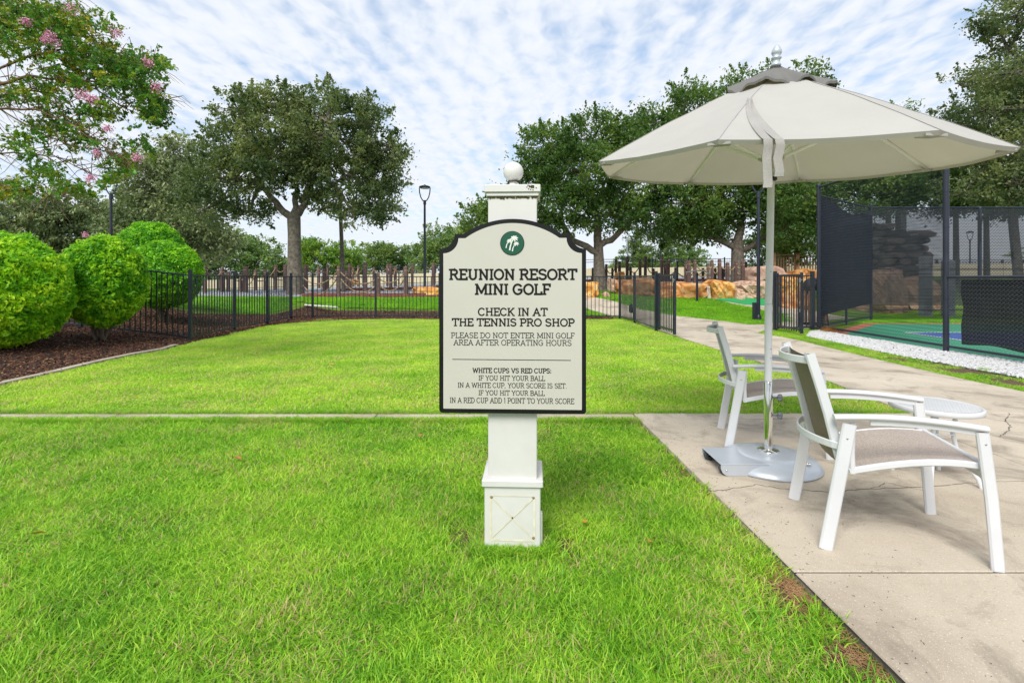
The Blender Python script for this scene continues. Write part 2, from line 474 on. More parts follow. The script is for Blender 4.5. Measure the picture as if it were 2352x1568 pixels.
M['blade_far'] = grass_blade_mat('blade_far', (0.20, 0.47, 0.025), (0.41, 0.69, 0.05), (0.66, 0.83, 0.10), (0.68, 0.56, 0.26), 0.21, 0.40)
M['blade_mound'] = grass_blade_mat('blade_mound', (0.13, 0.38, 0.02), (0.24, 0.56, 0.025), (0.36, 0.66, 0.03), (0.4, 0.3, 0.1), 0.05, 0.4)

M['oak_leaf'] = leaf_mat('oak_leaf', (0.04, 0.080, 0.036), (0.115, 0.160, 0.068), (0.30, 0.33, 0.12), 0.4, 0.42, 0.5, 0.6)
M['oak_leaf_green'] = leaf_mat('oak_leaf_green', (0.028, 0.085, 0.022), (0.075, 0.16, 0.036), (0.21, 0.31, 0.06), 0.4, 0.42, 0.5, 0.6)
M['far_leaf'] = leaf_mat('far_leaf', (0.09, 0.18, 0.055), (0.17, 0.28, 0.08), (0.33, 0.43, 0.11), 0.6, 0.3, 0.35, 0.5)
M['far_leaf_grey'] = leaf_mat('far_leaf_grey', (0.10, 0.14, 0.07), (0.20, 0.25, 0.115), (0.37, 0.40, 0.17), 0.6, 0.25, 0.35, 0.5)
M['cypress_leaf'] = leaf_mat('cypress_leaf', (0.06, 0.12, 0.035), (0.11, 0.19, 0.05), (0.2, 0.28, 0.07), 0.6, 0.3, 0.5, 0.5)
M['shrub_leaf'] = leaf_mat('shrub_leaf', (0.12, 0.42, 0.012), (0.34, 0.75, 0.02), (0.66, 0.90, 0.035), 0.4, 0.48, 1.4, 0.9)
M['shrub_leaf_b'] = leaf_mat('shrub_leaf_b', (0.05, 0.26, 0.01), (0.16, 0.54, 0.018), (0.38, 0.74, 0.03), 0.4, 0.48, 1.4, 0.8)
M['shrub_leaf_c'] = leaf_mat('shrub_leaf_c', (0.07, 0.31, 0.01), (0.24, 0.62, 0.018), (0.54, 0.82, 0.03), 0.4, 0.48, 1.4, 0.9)
M['crape_leaf'] = leaf_mat('crape_leaf', (0.03, 0.13, 0.018), (0.10, 0.30, 0.02), (0.42, 0.36, 0.02), 0.4, 0.35, 1.6, 0.75)
M['vine_leaf'] = leaf_mat('vine_leaf', (0.08, 0.20, 0.03), (0.17, 0.34, 0.04), (0.36, 0.48, 0.05), 0.55, 0.3, 0.6, 0.6)

def fabric_mat(name, color, alpha_mix, weave=300.0, col2=None, rough=0.9, trans=0.0, wc=0.35):
    m, n, l, b = base_mat(name)
    f = noise_node(n, l, 4, 4)
    c = ramp_node(n, l, f, [(0.35, color), (0.65, col2 or tuple(x * 0.85 for x in color))])
    w = noise_node(n, l, weave, 2)
    c = mix_node(n, l, ramp_node(n, l, w, [(0.4, (0, 0, 0)), (0.6, (wc, wc, wc))]), c, tuple(x * 0.5 for x in color))
    l.new(c, b.inputs['Base Color'])
    b.inputs['Roughness'].default_value = rough
    b.inputs['Specular IOR Level'].default_value = 0.2
    bump_node(n, l, b, w, 0.3, 0.002)
    sh = b.outputs[0]
    if trans:
        tr = n.new('ShaderNodeBsdfTranslucent'); l.new(mix_node(n, l, 1.0, c, (1.0, 0.90, 0.68), 'MULTIPLY'), tr.inputs['Color'])
        mx = n.new('ShaderNodeMixShader'); mx.inputs[0].default_value = trans
        l.new(sh, mx.inputs[1]); l.new(tr.outputs[0], mx.inputs[2]); sh = mx.outputs[0]
    if alpha_mix > 0:
        tp = n.new('ShaderNodeBsdfTransparent')
        mx = n.new('ShaderNodeMixShader'); mx.inputs[0].default_value = alpha_mix
        l.new(sh, mx.inputs[1]); l.new(tp.outputs[0], mx.inputs[2]); sh = mx.outputs[0]
    l.new(sh, n['Material Output'].inputs['Surface'])
    return m
M['canopy'] = fabric_mat('canopy', (0.535, 0.525, 0.505), 0, 260, (0.51, 0.50, 0.48), 0.85, 0.27, wc=0.08)
M['vent_fabric'] = fabric_mat('vent_fabric', (0.20, 0.195, 0.185), 0, 260, None, 0.85, 0.05)
M['strap'] = fabric_mat('strap', (0.40, 0.385, 0.36), 0, 200, None, 0.85, 0.0)
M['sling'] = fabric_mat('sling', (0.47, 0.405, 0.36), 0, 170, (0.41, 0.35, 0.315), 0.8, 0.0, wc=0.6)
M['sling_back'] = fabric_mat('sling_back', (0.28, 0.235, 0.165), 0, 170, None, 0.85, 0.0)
M['screen_dense'] = fabric_mat('screen_dense', (0.022, 0.028, 0.042), 0.02, 60)
M['screen_thin'] = fabric_mat('screen_thin', (0.035, 0.04, 0.045), 0.27, 60)
M['screen_low'] = fabric_mat('screen_low', (0.022, 0.024, 0.028), 0.04, 60)

def rock_mat(name, stops, strata=0.8, rot=(0.3, 0.5, 0.2), dark=(0.05, 0.03, 0.02)):
    m, n, l, b = base_mat(name)
    c = n.new('ShaderNodeTexCoord')
    mp = n.new('ShaderNodeMapping'); mp.inputs['Rotation'].default_value = rot
    l.new(c.outputs['Object'], mp.inputs['Vector'])
    w = n.new('ShaderNodeTexWave'); w.wave_type = 'BANDS'
    w.inputs['Scale'].default_value = strata; w.inputs['Distortion'].default_value = 14; w.inputs['Detail'].default_value = 5
    w.inputs['Detail Scale'].default_value = 1.4
    l.new(mp.outputs[0], w.inputs['Vector'])
    f = noise_node(n, l, 1.6, 7, 0.65, 0.7)
    a = n.new('ShaderNodeMath'); a.operation = 'MULTIPLY_ADD'; l.new(w.outputs['Fac'], a.inputs[0]); a.inputs[1].default_value = 0.35
    a2 = n.new('ShaderNodeMath'); a2.operation = 'MULTIPLY_ADD'; l.new(f, a2.inputs[0]); a2.inputs[1].default_value = 1.3; a2.inputs[2].default_value = -0.3
    l.new(a2.outputs[0], a.inputs[2])
    k = ramp_node(n, l, a.outputs[0], stops)
    v = noise_node(n, l, 2.6, 8, 0.7, 1.2)
    k = mix_node(n, l, ramp_node(n, l, v, [(0.34, (0.85, 0.85, 0.85)), (0.45, (0, 0, 0))]), k, dark)
    l.new(k, b.inputs['Base Color'])
    b.inputs['Roughness'].default_value = 0.75
    bump_node(n, l, b, v, 0.5, 0.03)
    return m
M['rock_gold'] = rock_mat('rock_gold', [(0.2, (0.26, 0.09, 0.02)), (0.40, (0.55, 0.22, 0.035)), (0.56, (0.72, 0.36, 0.07)), (0.8, (0.74, 0.52, 0.25))])
M['rock_orange'] = rock_mat('rock_orange', [(0.2, (0.20, 0.07, 0.025)), (0.42, (0.52, 0.20, 0.045)), (0.6, (0.64, 0.31, 0.09)), (0.85, (0.62, 0.42, 0.25))], 0.7)
M['rock_pink'] = rock_mat('rock_pink', [(0.2, (0.30, 0.15, 0.09)), (0.45, (0.52, 0.32, 0.22)), (0.65, (0.60, 0.42, 0.30)), (0.85, (0.45, 0.40, 0.34))], 1.8, (0.2, 0.9, 0.4))
M['rock_sand'] = rock_mat('rock_sand', [(0.2, (0.42, 0.24, 0.17)), (0.5, (0.52, 0.34, 0.26)), (0.8, (0.58, 0.42, 0.33))], 1.0, dark=(0.28, 0.16, 0.12))
M['rock_white'] = rock_mat('rock_white', [(0.2, (0.5, 0.42, 0.33)), (0.5, (0.65, 0.6, 0.5)), (0.8, (0.7, 0.68, 0.6))], 1.0, dark=(0.3, 0.24, 0.18))
M['rock_dark'] = rock_mat('rock_dark', [(0.2, (0.035, 0.027, 0.022)), (0.5, (0.065, 0.05, 0.04)), (0.8, (0.11, 0.085, 0.07))], 2.0)
M['rock_brown'] = rock_mat('rock_brown', [(0.2, (0.16, 0.09, 0.05)), (0.5, (0.32, 0.2, 0.12)), (0.8, (0.45, 0.3, 0.2))], 1.6)

# ------------------------------------------------------------ terrain and draped sheets
def axis(segs):
    out = []
    for a, b, s in segs: out += list(np.arange(a, b, s))
    out.append(segs[-1][1]); return np.array(out)
gx = axis([(-900, -120, 120), (-120, -30, 10), (-30, 30, 0.5), (30, 120, 10), (120, 900, 120)])
gy = axis([(-60, -4, 8), (-4, 42, 0.5), (42, 120, 6), (120, 1800, 140)])
GX, GY = np.meshgrid(gx, gy)
GZ = H(GX, GY)
nv = len(gx)
idx = np.arange(len(gy) * nv).reshape(len(gy), nv)
faces = np.stack([idx[:-1, :-1], idx[:-1, 1:], idx[1:, 1:], idx[1:, :-1]], -1).reshape(-1, 4)
ground = link('ground', np_mesh('ground', np.stack([GX, GY, GZ], -1).reshape(-1, 3), faces, M['ground'], smooth=True))
ground['kind'] = 'structure'

def in_poly(P, poly):
    x, y = P[:, 0], P[:, 1]; res = np.zeros(len(P), bool); n = len(poly); j = n - 1
    for i in range(n):
        xi, yi = poly[i]; xj, yj = poly[j]
        c = ((yi > y) != (yj > y)) & (x < (xj - xi) * (y - yi) / ((yj - yi) or 1e-12) + xi)
        res ^= c; j = i
    return res
def drape(name, poly, mat, dz, res=0.4, thick=0.0, parent=None, kind=None):
    poly = [(float(a), float(b)) for a, b in poly]
    dense = []
    n = len(poly)
    for i in range(n):
        a = Vector(poly[i]); b = Vector(poly[(i + 1) % n]); k = max(1, int((b - a).length / res))
        for q in range(k): dense.append(a + (b - a) * (q / k))
    xs = [p.x for p in dense]; ys = [p.y for p in dense]
    gxx, gyy = np.meshgrid(np.arange(min(xs), max(xs), res), np.arange(min(ys), max(ys), res))
    P = np.stack([gxx.ravel(), gyy.ravel()], 1)
    P = P[in_poly(P, [(p.x, p.y) for p in dense])] if len(P) else P
    D = np.array([(p.x, p.y) for p in dense])
    if len(P):
        keep = np.array([np.min(np.abs(D - p).sum(1)) > res * 0.35 for p in P])
        P = P[keep] if len(keep) else P
    pts = dense + [Vector((float(a), float(b))) for a, b in P]
    r = delaunay_2d_cdt(pts, [], [list(range(len(dense)))], 1, 1e-6)
    v2 = r[0]; fs = [list(f) for f in r[2]]
    arr = np.array([(p.x, p.y) for p in v2])
    z = H(arr[:, 0], arr[:, 1]) + dz
    vs_ = [(arr[i, 0], arr[i, 1], z[i]) for i in range(len(arr))]
    # make faces point up
    out = []
    for f in fs:
        a, b, c = (Vector(vs_[k]) for k in f[:3])
        if (b - a).cross(c - a).z < 0: f = f[::-1]
        out.append(f)
    if thick > 0:
        m = len(dense)
        bd = []
        # boundary loop verts, in order, found by coordinates
        for p in dense:
            k = int(np.argmin(np.abs(arr - np.array((p.x, p.y))).sum(1))); bd.append(k)
        base = len(vs_)
        for k in bd: vs_.append((vs_[k][0], vs_[k][1], vs_[k][2] - thick))
        area = sum(dense[i].x * dense[(i + 1) % m].y - dense[(i + 1) % m].x * dense[i].y for i in range(m))
        for i in range(m):
            j = (i + 1) % m
            q = [bd[i], base + i, base + j, bd[j]]
            out.append(q if area > 0 else q[::-1])
    me = bpy.data.meshes.new(name); me.from_pydata(vs_, [], out); me.update()
    me.materials.append(mat)
    o = link(name, me, parent)
    if kind: o['kind'] = kind
    return o

# ------------------------------------------------------------ paving
PX0 = lambda Y: 1.13 + (4.58 - Y) * 0.03      # left edge of the patio
def slab(parent, poly, mat, top=0.0, th=0.11, gap=0.0055):
    n = len(poly); c = Vector((sum(p[0] for p in poly) / n, sum(p[1] for p in poly) / n))
    mb = MB()
    def ring(d, z):
        out = []
        for i in range(n):
            p0 = Vector(poly[i - 1]); p = Vector(poly[i]); p1 = Vector(poly[(i + 1) % n])
            a = (p - p0).normalized(); b = (p1 - p).normalized()
            na = Vector((-a.y, a.x)); nb = Vector((-b.y, b.x))
            k = (na + nb); k = k / max(0.3, k.dot(na)) if k.length > 1e-6 else na
            q = p + k * d
            out.append((q.x, q.y, z))
        return out
    r0, r1, r2 = ring(gap, top - th), ring(gap, top - 0.005), ring(gap + 0.004, top)
    vs_ = r0 + r1 + r2
    fs = [tuple(range(2 * n, 3 * n))]
    for k in (0, 1):
        for i in range(n):
            j = (i + 1) % n
            fs.append((k * n + i, k * n + j, (k + 1) * n + j, (k + 1) * n + i))
    mb.add(vs_, fs)
    return mb.build('slab', mat, parent)
patio = empty('patio'); patio['kind'] = 'structure'
rowsY = [-2.6, -0.2, 2.14, 4.48]
colsX = [None, 3.45, 5.78, 8.2]
for i in range(3):
    for j in range(3):
        y0, y1 = rowsY[i], rowsY[i + 1]
        x0a = PX0(y0) if j == 0 else colsX[j]; x0b = PX0(y1) if j == 0 else colsX[j]
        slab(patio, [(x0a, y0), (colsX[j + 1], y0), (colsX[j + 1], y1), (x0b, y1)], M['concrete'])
for a, b in ((PX0(4.6), 3.72), (3.72, 5.74)):
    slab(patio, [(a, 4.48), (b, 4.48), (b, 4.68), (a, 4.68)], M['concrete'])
soil = link('soil', np_mesh('soil', [(1.30, -2.5, -.005), (8.1, -2.5, -.005), (8.1, 4.66, -.005), (1.15, 4.66, -.005), (3.95, 4.662, -.005), (5.6, 4.662, -.005), (5.6, 11.6, -.005), (3.95, 11.6, -.005)], [(0, 1, 2, 3), (4, 5, 6, 7)], M['dark_soil'])); soil['kind'] = 'structure'
walk = empty('path'); walk['kind'] = 'structure'
ys = [4.68, 6.16, 7.56, 9.0, 10.4, 11.7]
xr = {4.68: 5.78, 6.16: 5.66, 7.56: 5.70, 9.0: 5.78, 10.4: 5.90, 11.7: 5.72}
xl = {4.68: 3.72, 6.16: 3.90, 7.56: 3.76, 9.0: 3.68, 10.4: 3.64, 11.7: 3.62}
for a, b in zip(ys[:-1], ys[1:]):
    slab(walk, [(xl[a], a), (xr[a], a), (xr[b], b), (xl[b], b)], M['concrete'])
# junction and branches, draped over the rising ground
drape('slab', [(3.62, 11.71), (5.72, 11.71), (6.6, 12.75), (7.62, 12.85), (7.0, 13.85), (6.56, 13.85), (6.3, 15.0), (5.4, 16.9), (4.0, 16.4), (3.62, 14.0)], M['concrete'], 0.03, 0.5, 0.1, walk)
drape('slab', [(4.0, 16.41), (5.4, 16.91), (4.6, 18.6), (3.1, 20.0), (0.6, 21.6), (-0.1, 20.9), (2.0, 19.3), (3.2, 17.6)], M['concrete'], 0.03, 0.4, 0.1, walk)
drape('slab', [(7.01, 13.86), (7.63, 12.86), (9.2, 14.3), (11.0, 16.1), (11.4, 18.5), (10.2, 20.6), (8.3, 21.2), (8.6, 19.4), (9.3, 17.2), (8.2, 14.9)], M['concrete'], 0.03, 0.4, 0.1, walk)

# narrow concrete border across the lawn (pieces with a joint) and curved edging of the bed
strip = empty('lawn_border_strip'); strip['kind'] = 'structure'
for a, b in ((-8.6, -6.1), (-6.1, -3.65), (-3.65, -1.25), (-1.25, 1.128)):
    slab(strip, [(a, 4.50), (b, 4.50), (b, 4.66), (a, 4.66)], M['concrete_edge'], -0.002)
edge_px = [(-260, 940), (-120, 907), (0, 881), (90, 862), (146, 849), (234, 828), (316, 811), (378, 800.6), (410, 791)]
edge_w = [G(x, y) for x, y in edge_px]
edging = empty('bed_edging'); edging['kind'] = 'structure'
for i in range(len(edge_w) - 1):
    a, b = edge_w[i], edge_w[i + 1]; t = (b - a).normalized(); nn = Vector((-t.y, t.x, 0)) * 0.11
    slab(edging, [(a.x, a.y), (b.x, b.y), (b.x + nn.x, b.y + nn.y), (a.x + nn.x, a.y + nn.y)], M['concrete_edge'], 0.008, gap=0.002)

# mulch beds
bed_front = [(p.x, p.y) for p in edge_w] + [(G(439, 783).x, G(439, 783).y), (G(542, 761).x, G(542, 761).y), (G(615, 745).x, G(615, 745).y), (G(674, 737.6).x, G(674, 737.6).y), (G(689, 735).x, G(689, 735).y), (-4.4, 15.9), (-2.0, 15.9), (1.5, 15.9), (3.3, 15.95)]
bed_poly = bed_front + [(3.3, 17.0), (-2.0, 17.9), (-6.4, 18.0), (-7.6, 18.6), (-8.6, 17.0), (-9.2, 14.5), (-11.0, 14.0), (-14.5, 15.0), (-15.5, 9.0), (-12, 4.0)]
mulch_bed = drape('mulch_bed', bed_poly, M['mulch_base'], 0.012, 0.5, kind='structure')

# ------------------------------------------------------------ scattering (ground cover that nobody could count)
def blade_set(n, rad, hmin, hmax, wid, bend, seed, lean=0.35):
    r = np.random.default_rng(seed)
    ang = r.uniform(0, 2 * np.pi, n); rr = rad * np.sqrt(r.uniform(0, 1, n))
    bx, by = rr * np.cos(ang), rr * np.sin(ang)
    h = r.uniform(hmin, hmax, n); w = wid * r.uniform(0.7, 1.3, n)
    da = r.uniform(0, 2 * np.pi, n); ln = h * r.uniform(0.05, lean, n); bd = h * r.uniform(0.1, bend, n)
    fa = r.uniform(0, 2 * np.pi, n)
    wx, wy = np.cos(fa) * w / 2, np.sin(fa) * w / 2
    dx, dy = np.cos(da), np.sin(da)
    V = np.zeros((n, 5, 3))
    V[:, 0] = np.stack([bx - wx, by - wy, np.zeros(n) - 0.004], 1)
    V[:, 1] = np.stack([bx + wx, by + wy, np.zeros(n) - 0.004], 1)
    mx, my, mz = bx + dx * ln, by + dy * ln, h * 0.55
    V[:, 2] = np.stack([mx + wx * .8, my + wy * .8, mz], 1)
    V[:, 3] = np.stack([mx - wx * .8, my - wy * .8, mz], 1)
    V[:, 4] = np.stack([mx + dx * bd, my + dy * bd, h * (1 - 0.25 * r.uniform(0, 1, n))], 1)
    base = np.arange(n)[:, None] * 5
    F = np.concatenate([base + np.array([0, 1, 2]), base + np.array([0, 2, 3]), base + np.array([3, 2, 4])], 0)
    var = np.repeat(r.uniform(0, 1, n), 5)
    return V.reshape(-1, 3), F, var
def proto_collection(name, meshes):
    c = bpy.data.collections.new(name)
    for i, me in enumerate(meshes):
        o = bpy.data.objects.new(f'{me.name}', me); c.objects.link(o)
    return c
def scatter_tree(c):
    t = bpy.data.node_groups.new('scatter', 'GeometryNodeTree')
    t.interface.new_socket('Geometry', in_out='INPUT', socket_type='NodeSocketGeometry')
    t.interface.new_socket('Geometry', in_out='OUTPUT', socket_type='NodeSocketGeometry')
    n, l = t.nodes, t.links
    gi = n.new('NodeGroupInput'); go = n.new('NodeGroupOutput')
    ci = n.new('GeometryNodeCollectionInfo'); ci.inputs['Collection'].default_value = c
    ci.inputs['Separate Children'].default_value = True; ci.inputs['Reset Children'].default_value = True
    ip = n.new('GeometryNodeInstanceOnPoints'); ip.inputs['Pick Instance'].default_value = True
    def attr(nm, ty):
        a = n.new('GeometryNodeInputNamedAttribute'); a.data_type = ty; a.inputs['Name'].default_value = nm; return a.outputs['Attribute']
    l.new(gi.outputs[0], ip.inputs['Points']); l.new(ci.outputs[0], ip.inputs['Instance'])
    l.new(attr('idx', 'INT'), ip.inputs['Instance Index'])
    l.new(attr('rot', 'FLOAT_VECTOR'), ip.inputs['Rotation'])
    l.new(attr('scl', 'FLOAT_VECTOR'), ip.inputs['Scale'])
    l.new(ip.outputs[0], go.inputs[0])
    return t
def scatter(name, P, rot, scl, idx_, coll, kind='stuff'):
    me = bpy.data.meshes.new(name)
    me.vertices.add(len(P)); me.vertices.foreach_set('co', np.asarray(P, np.float32).ravel())
    a = me.attributes.new('rot', 'FLOAT_VECTOR', 'POINT'); a.data.foreach_set('vector', np.asarray(rot, np.float32).ravel())
    a = me.attributes.new('scl', 'FLOAT_VECTOR', 'POINT'); a.data.foreach_set('vector', np.asarray(scl, np.float32).ravel())
    a = me.attributes.new('idx', 'INT', 'POINT'); a.data.foreach_set('value', np.asarray(idx_, np.int32))
    o = link(name, me)
    md = o.modifiers.new('scatter', 'NODES'); md.node_group = scatter_tree(coll)
    o['kind'] = kind
    return o
def fill(poly, step, jit=0.5, seed=1, mask=None):
    r = np.random.default_rng(seed)
    xs = [p[0] for p in poly]; ysx = [p[1] for p in poly]
    a, b = np.meshgrid(np.arange(min(xs), max(xs) + step, step), np.arange(min(ysx), max(ysx) + step, step))
    P = np.stack([a.ravel(), b.ravel()], 1) + r.uniform(-jit, jit, (a.size, 2)) * step
    P = P[in_poly(P, poly)]
    # keep what the photograph could plausibly see (with a margin to the side)
    P = P[(np.abs(P[:, 0]) < P[:, 1] * 1.25 + 1.2)]
    if mask is not None: P = P[mask(P, r)]
    return P
def lawn(name, poly, step, coll, nvar, seed, smin=0.8, smax=1.2, mask=None, dz=0.0):
    P = fill(poly, step, 0.5, seed, mask)
    r = np.random.default_rng(seed + 100)
    n = len(P)
    z = H(P[:, 0], P[:, 1]) + dz
    rot = np.zeros((n, 3)); rot[:, 2] = r.uniform(0, 6.283, n)
    # slow change of height over the lawn
    hgt = np.array([1.0 + 0.45 * mnoise.noise((x * 0.9, y * 0.9, 3.0)) + 0.3 * mnoise.noise((x * 3.1, y * 3.1, 8.0)) for x, y in P]) if n else np.zeros(0)
    s = r.uniform(smin, smax, n)
    scl = np.stack([np.ones(n), np.ones(n), s * hgt], 1)
    return scatter(name, np.stack([P[:, 0], P[:, 1], z], 1), rot, scl, r.integers(0, nvar, n), coll)
def blades(cname, k, mat, *a, **kw):
    ms = []
    for i in range(k):
        v, f, var = blade_set(*a, seed=50 + i * 7, **kw)
        ms.append(np_mesh('blade_patch', v, f, mat, {'var': var}))
    return proto_collection(cname, ms)
c_near = blades('near_blades', 4, M['blade_near'], 330, 0.13, 0.015, 0.050, 0.0046, 0.95, lean=0.95)
c_mid = blades('mid_blades', 4, M['blade_near'], 260, 0.16, 0.018, 0.048, 0.0060, 0.95, lean=0.95)
c_far = blades('far_blades', 4, M['blade_far'], 380, 0.24, 0.012, 0.036, 0.0085, 0.95, lean=0.95)
c_mound = blades('mound_blades', 4, M['blade_mound'], 340, 0.30, 0.025, 0.075, 0.010, 0.7, lean=0.7)
c_rim = blades('rim_blades', 3, M['blade_near'], 60, 0.05, 0.025, 0.062, 0.0045, 0.8, lean=0.8)

# worn spots: round the sign post, along the patio edge, two streaks
def worn(P):
    x, y = P[:, 0], P[:, 1]
    w = np.exp(-(((x - 0.24) / 0.13) ** 2 + ((y - 2.38) / 0.14) ** 2)) * 1.3
    w += np.exp(-(((x + 0.22) / 0.12) ** 2 + ((y - 2.46) / 0.14) ** 2)) * 1.2
    w += np.exp(-(((x - 1.10) / 0.16) ** 2 + ((y - 2.04) / 0.17) ** 2)) * 1.7
    w += np.exp(-(((x - 1.13) / 0.13) ** 2 + ((y - 1.70) / 0.13) ** 2)) * 1.5
    w += np.exp(-(((x - 1.07) / 0.06) ** 2 + ((y - 3.3) / 0.5) ** 2)) * 0.5
    w += np.exp(-(((x + 1.95 - (y - 2.5) * 1.2) / 0.30) ** 2 + ((y - 2.62) / 0.14) ** 2)) * 0.9
    w += np.exp(-(((x + 2.5) / 0.25) ** 2 + ((y - 2.25) / 0.12) ** 2)) * 1.2
    w += 0.55 * np.clip(np.array([mnoise.noise((a * 2.2, b * 2.2, 5.5)) for a, b in P]) - .28, 0, 1) * 3 * (y < 4.4)
    return w
edge_ok = lambda P: P[:, 0] < (PX0(P[:, 1]) - 0.11)
near_poly = [(-8.5, 0.9), (1.25, 0.9), (1.13, 4.49), (-8.5, 4.49)]
m1 = lambda P, r: (r.uniform(0, 1, len(P)) > worn(P)) & edge_ok(P) & ~((np.abs(P[:, 0] - 0.0) < 0.16) & (np.abs(P[:, 1] - 2.48) < 0.16))
lawn('near_grass', [(-4.5, 0.9), (1.25, 0.9), (1.13, 2.9), (-4.5, 2.9)], 0.085, c_near, 4, 11, mask=m1)
lawn('near_grass', [(-8.5, 2.9), (1.2, 2.9), (1.13, 4.40), (-8.5, 4.40)], 0.11, c_mid, 4, 12, mask=m1)
near_edge = []
re_ = np.random.default_rng(5)
for k in range(170):
    y = re_.uniform(0.95, 4.45); near_edge.append((PX0(y) - abs(re_.normal(0.03, 0.03)) - 0.045, y))
for k in range(1500):
    near_edge.append((re_.uniform(-5.5, 1.1), 4.48 - abs(re_.normal(0.0, 0.03))))
for k in range(1500):
    near_edge.append((re_.uniform(-7, 3.7), 4.70 + abs(re_.normal(0.0, 0.03))))
for k in range(260):
    a = re_.uniform(-0.15, 0.16); s = re_.integers(0, 3)
    near_edge.append([(a, 2.335 - abs(re_.normal(0, .02))), (0.155, 2.47 + a), (-0.15, 2.47 + a)][s])
NE = np.array(near_edge); NE = NE[re_.uniform(0, 1, len(NE)) > worn(NE) * 0.6]
rot = np.zeros((len(NE), 3)); rot[:, 2] = re_.uniform(0, 6.28, len(NE))
sc_ = re_.uniform(0.7, 1.15, len(NE))
scatter('lawn_rim_grass', np.c_[NE, np.full(len(NE), -.03)], rot, np.stack([sc_, sc_, sc_], 1), re_.integers(0, 3, len(NE)), c_rim)

up_poly = [(-9.0, 4.74), (3.76, 4.74), (3.90, 6.2), (3.75, 7.6), (3.64, 9.0), (3.60, 11.7), (3.56, 14.0), (3.45, 15.7), (-5.9, 15.75)] + [(p.x + 0.03, p.y - 0.05) for p in [G(674, 741), G(615, 748), G(542, 764.5), G(439, 787)]] + [(p.x, p.y) for p in [G(x, y + 2) for x, y in edge_px[::-1]]]
lawn('upper_lawn_grass', up_poly, 0.165, c_far, 4, 21, mask=None)
lawn('border_grass', [(5.84, 4.7), (6.60, 4.7), (6.52, 6.5), (6.40, 8.5), (6.52, 11.0), (7.5, 12.2), (7.4, 12.7), (6.6, 12.62), (5.78, 11.6), (5.96, 10.4), (5.84, 9.0), (5.76, 7.5), (5.72, 6.2)], 0.12, c_mid, 4, 31, 0.8, 1.1,
     mask=lambda P, r: r.uniform(0, 1, len(P)) > 0.95 * ss(9.6, 7.6, P[:, 1]) * ss(5.84, 6.0, P[:, 0]))
lawn('mound_grass', [(-8.9, 16.8), (-8.2, 19.2), (-6.5, 18.4), (-2.0, 18.2), (3.1, 17.2), (2.0, 19.2), (-0.3, 20.8), (0.2, 20.3), (-3, 19.9), (-9.0, 20.0), (-13.5, 20.4), (-13.5, 15.5), (-11.0, 14.6)], 0.2, c_mound, 4, 41)
lawn('mound_grass', [(5.45, 16.98), (6.36, 15.05), (6.62, 13.95), (6.98, 13.95), (8.15, 15.0), (9.2, 17.2), (8.5, 19.3), (8.0, 21.2), (3.6, 21.6), (3.3, 20.1), (4.7, 18.65)], 0.2, c_mound, 4, 42)
lawn('mound_grass', [(1.3, 20.6), (3.15, 20.1), (3.4, 22), (0.9, 22)], 0.22, c_mound, 4, 43)
lawn('court_side_grass', [(9.0, 14.5), (24, 14.5), (26, 17.5), (11.5, 17.5), (10.9, 15.6)], 0.25, c_mound, 4, 44)

for bx_, by_, brx, bry in ((1.09, 2.05, .075, .17), (1.13, 1.70, .05, .13), (0.26, 2.36, .12, .12), (-0.22, 2.45, .10, .12), (6.22, 6.7, .24, 2.2)):
    pl = []
    for k in range(22):
        a = 2 * math.pi * k / 22; q = 1 + .28 * mnoise.noise((math.cos(a) * 2 + bx_ * 9, math.sin(a) * 2, 1)); xx = bx_ + brx * q * math.cos(a); yy = by_ + bry * q * math.sin(a)
        if bx_ < 2: xx = min(xx, PX0(yy) - .004)
        pl.append((xx, yy))
    drape('bare_soil', pl, M['bare_soil'], 0.004, 0.08 if bry < 1 else .3, kind='structure')
# stone and chip scatters
def chip_mesh(mat, seed, L=0.03, w=0.012, t=0.005):
    r = random.Random(seed); mb = MB()
    mb.box((0, 0, 0), (L * r.uniform(.7, 1.5), w * r.uniform(.7, 1.4), t))
    me = bpy.data.meshes.new('chip'); me.from_pydata(mb.v, [], mb.f); me.materials.append(mat); return me
def pebble_mesh(mat, seed, s=0.02, flat=0.55):
    bm = bmesh.new(); bmesh.ops.create_icosphere(bm, subdivisions=1, radius=s); r = random.Random(seed)
    sx, sy = r.uniform(.7, 1.4), r.uniform(.6, 1.1)
    for v in bm.verts:
        k = r.uniform(0.75, 1.2); v.co = Vector((v.co.x * sx * k, v.co.y * sy * k, v.co.z * flat * k))
    me = bpy.data.meshes.new('pebble'); bm.to_mesh(me); bm.free(); me.materials.append(mat); return me
c_chip = proto_collection('chips', [chip_mesh(M['chip_red'], 1), chip_mesh(M['chip_dark'], 2), chip_mesh(M['chip_red'], 3, .045), chip_mesh(M['chip_tan'], 4, .024), chip_mesh(M['chip_dark'], 5, .05, .015)])
c_white = proto_collection('white_pebbles', [pebble_mesh(M['white_stone'], i) for i in range(4)])
c_grey = proto_collection('grey_pebbles', [pebble_mesh(M['grey_stone'], i + 9, 0.035) for i in range(3)])
def scatter_bits(name, poly, step, coll, nvar, seed, dz, s0, s1, tilt, weights=None):
    P = fill(poly, step, 0.6, seed)
    r = np.random.default_rng(seed); n = len(P)
    z = H(P[:, 0], P[:, 1]) + dz + r.uniform(0, 0.008, n)
    rot = np.stack([r.normal(0, tilt, n), r.normal(0, tilt, n), r.uniform(0, 6.28, n)], 1)
    s = r.uniform(s0, s1, n)
    ix = r.choice(nvar, n, p=weights)
    return scatter(name, np.c_[P, z], rot, np.stack([s, s, s], 1), ix, coll)
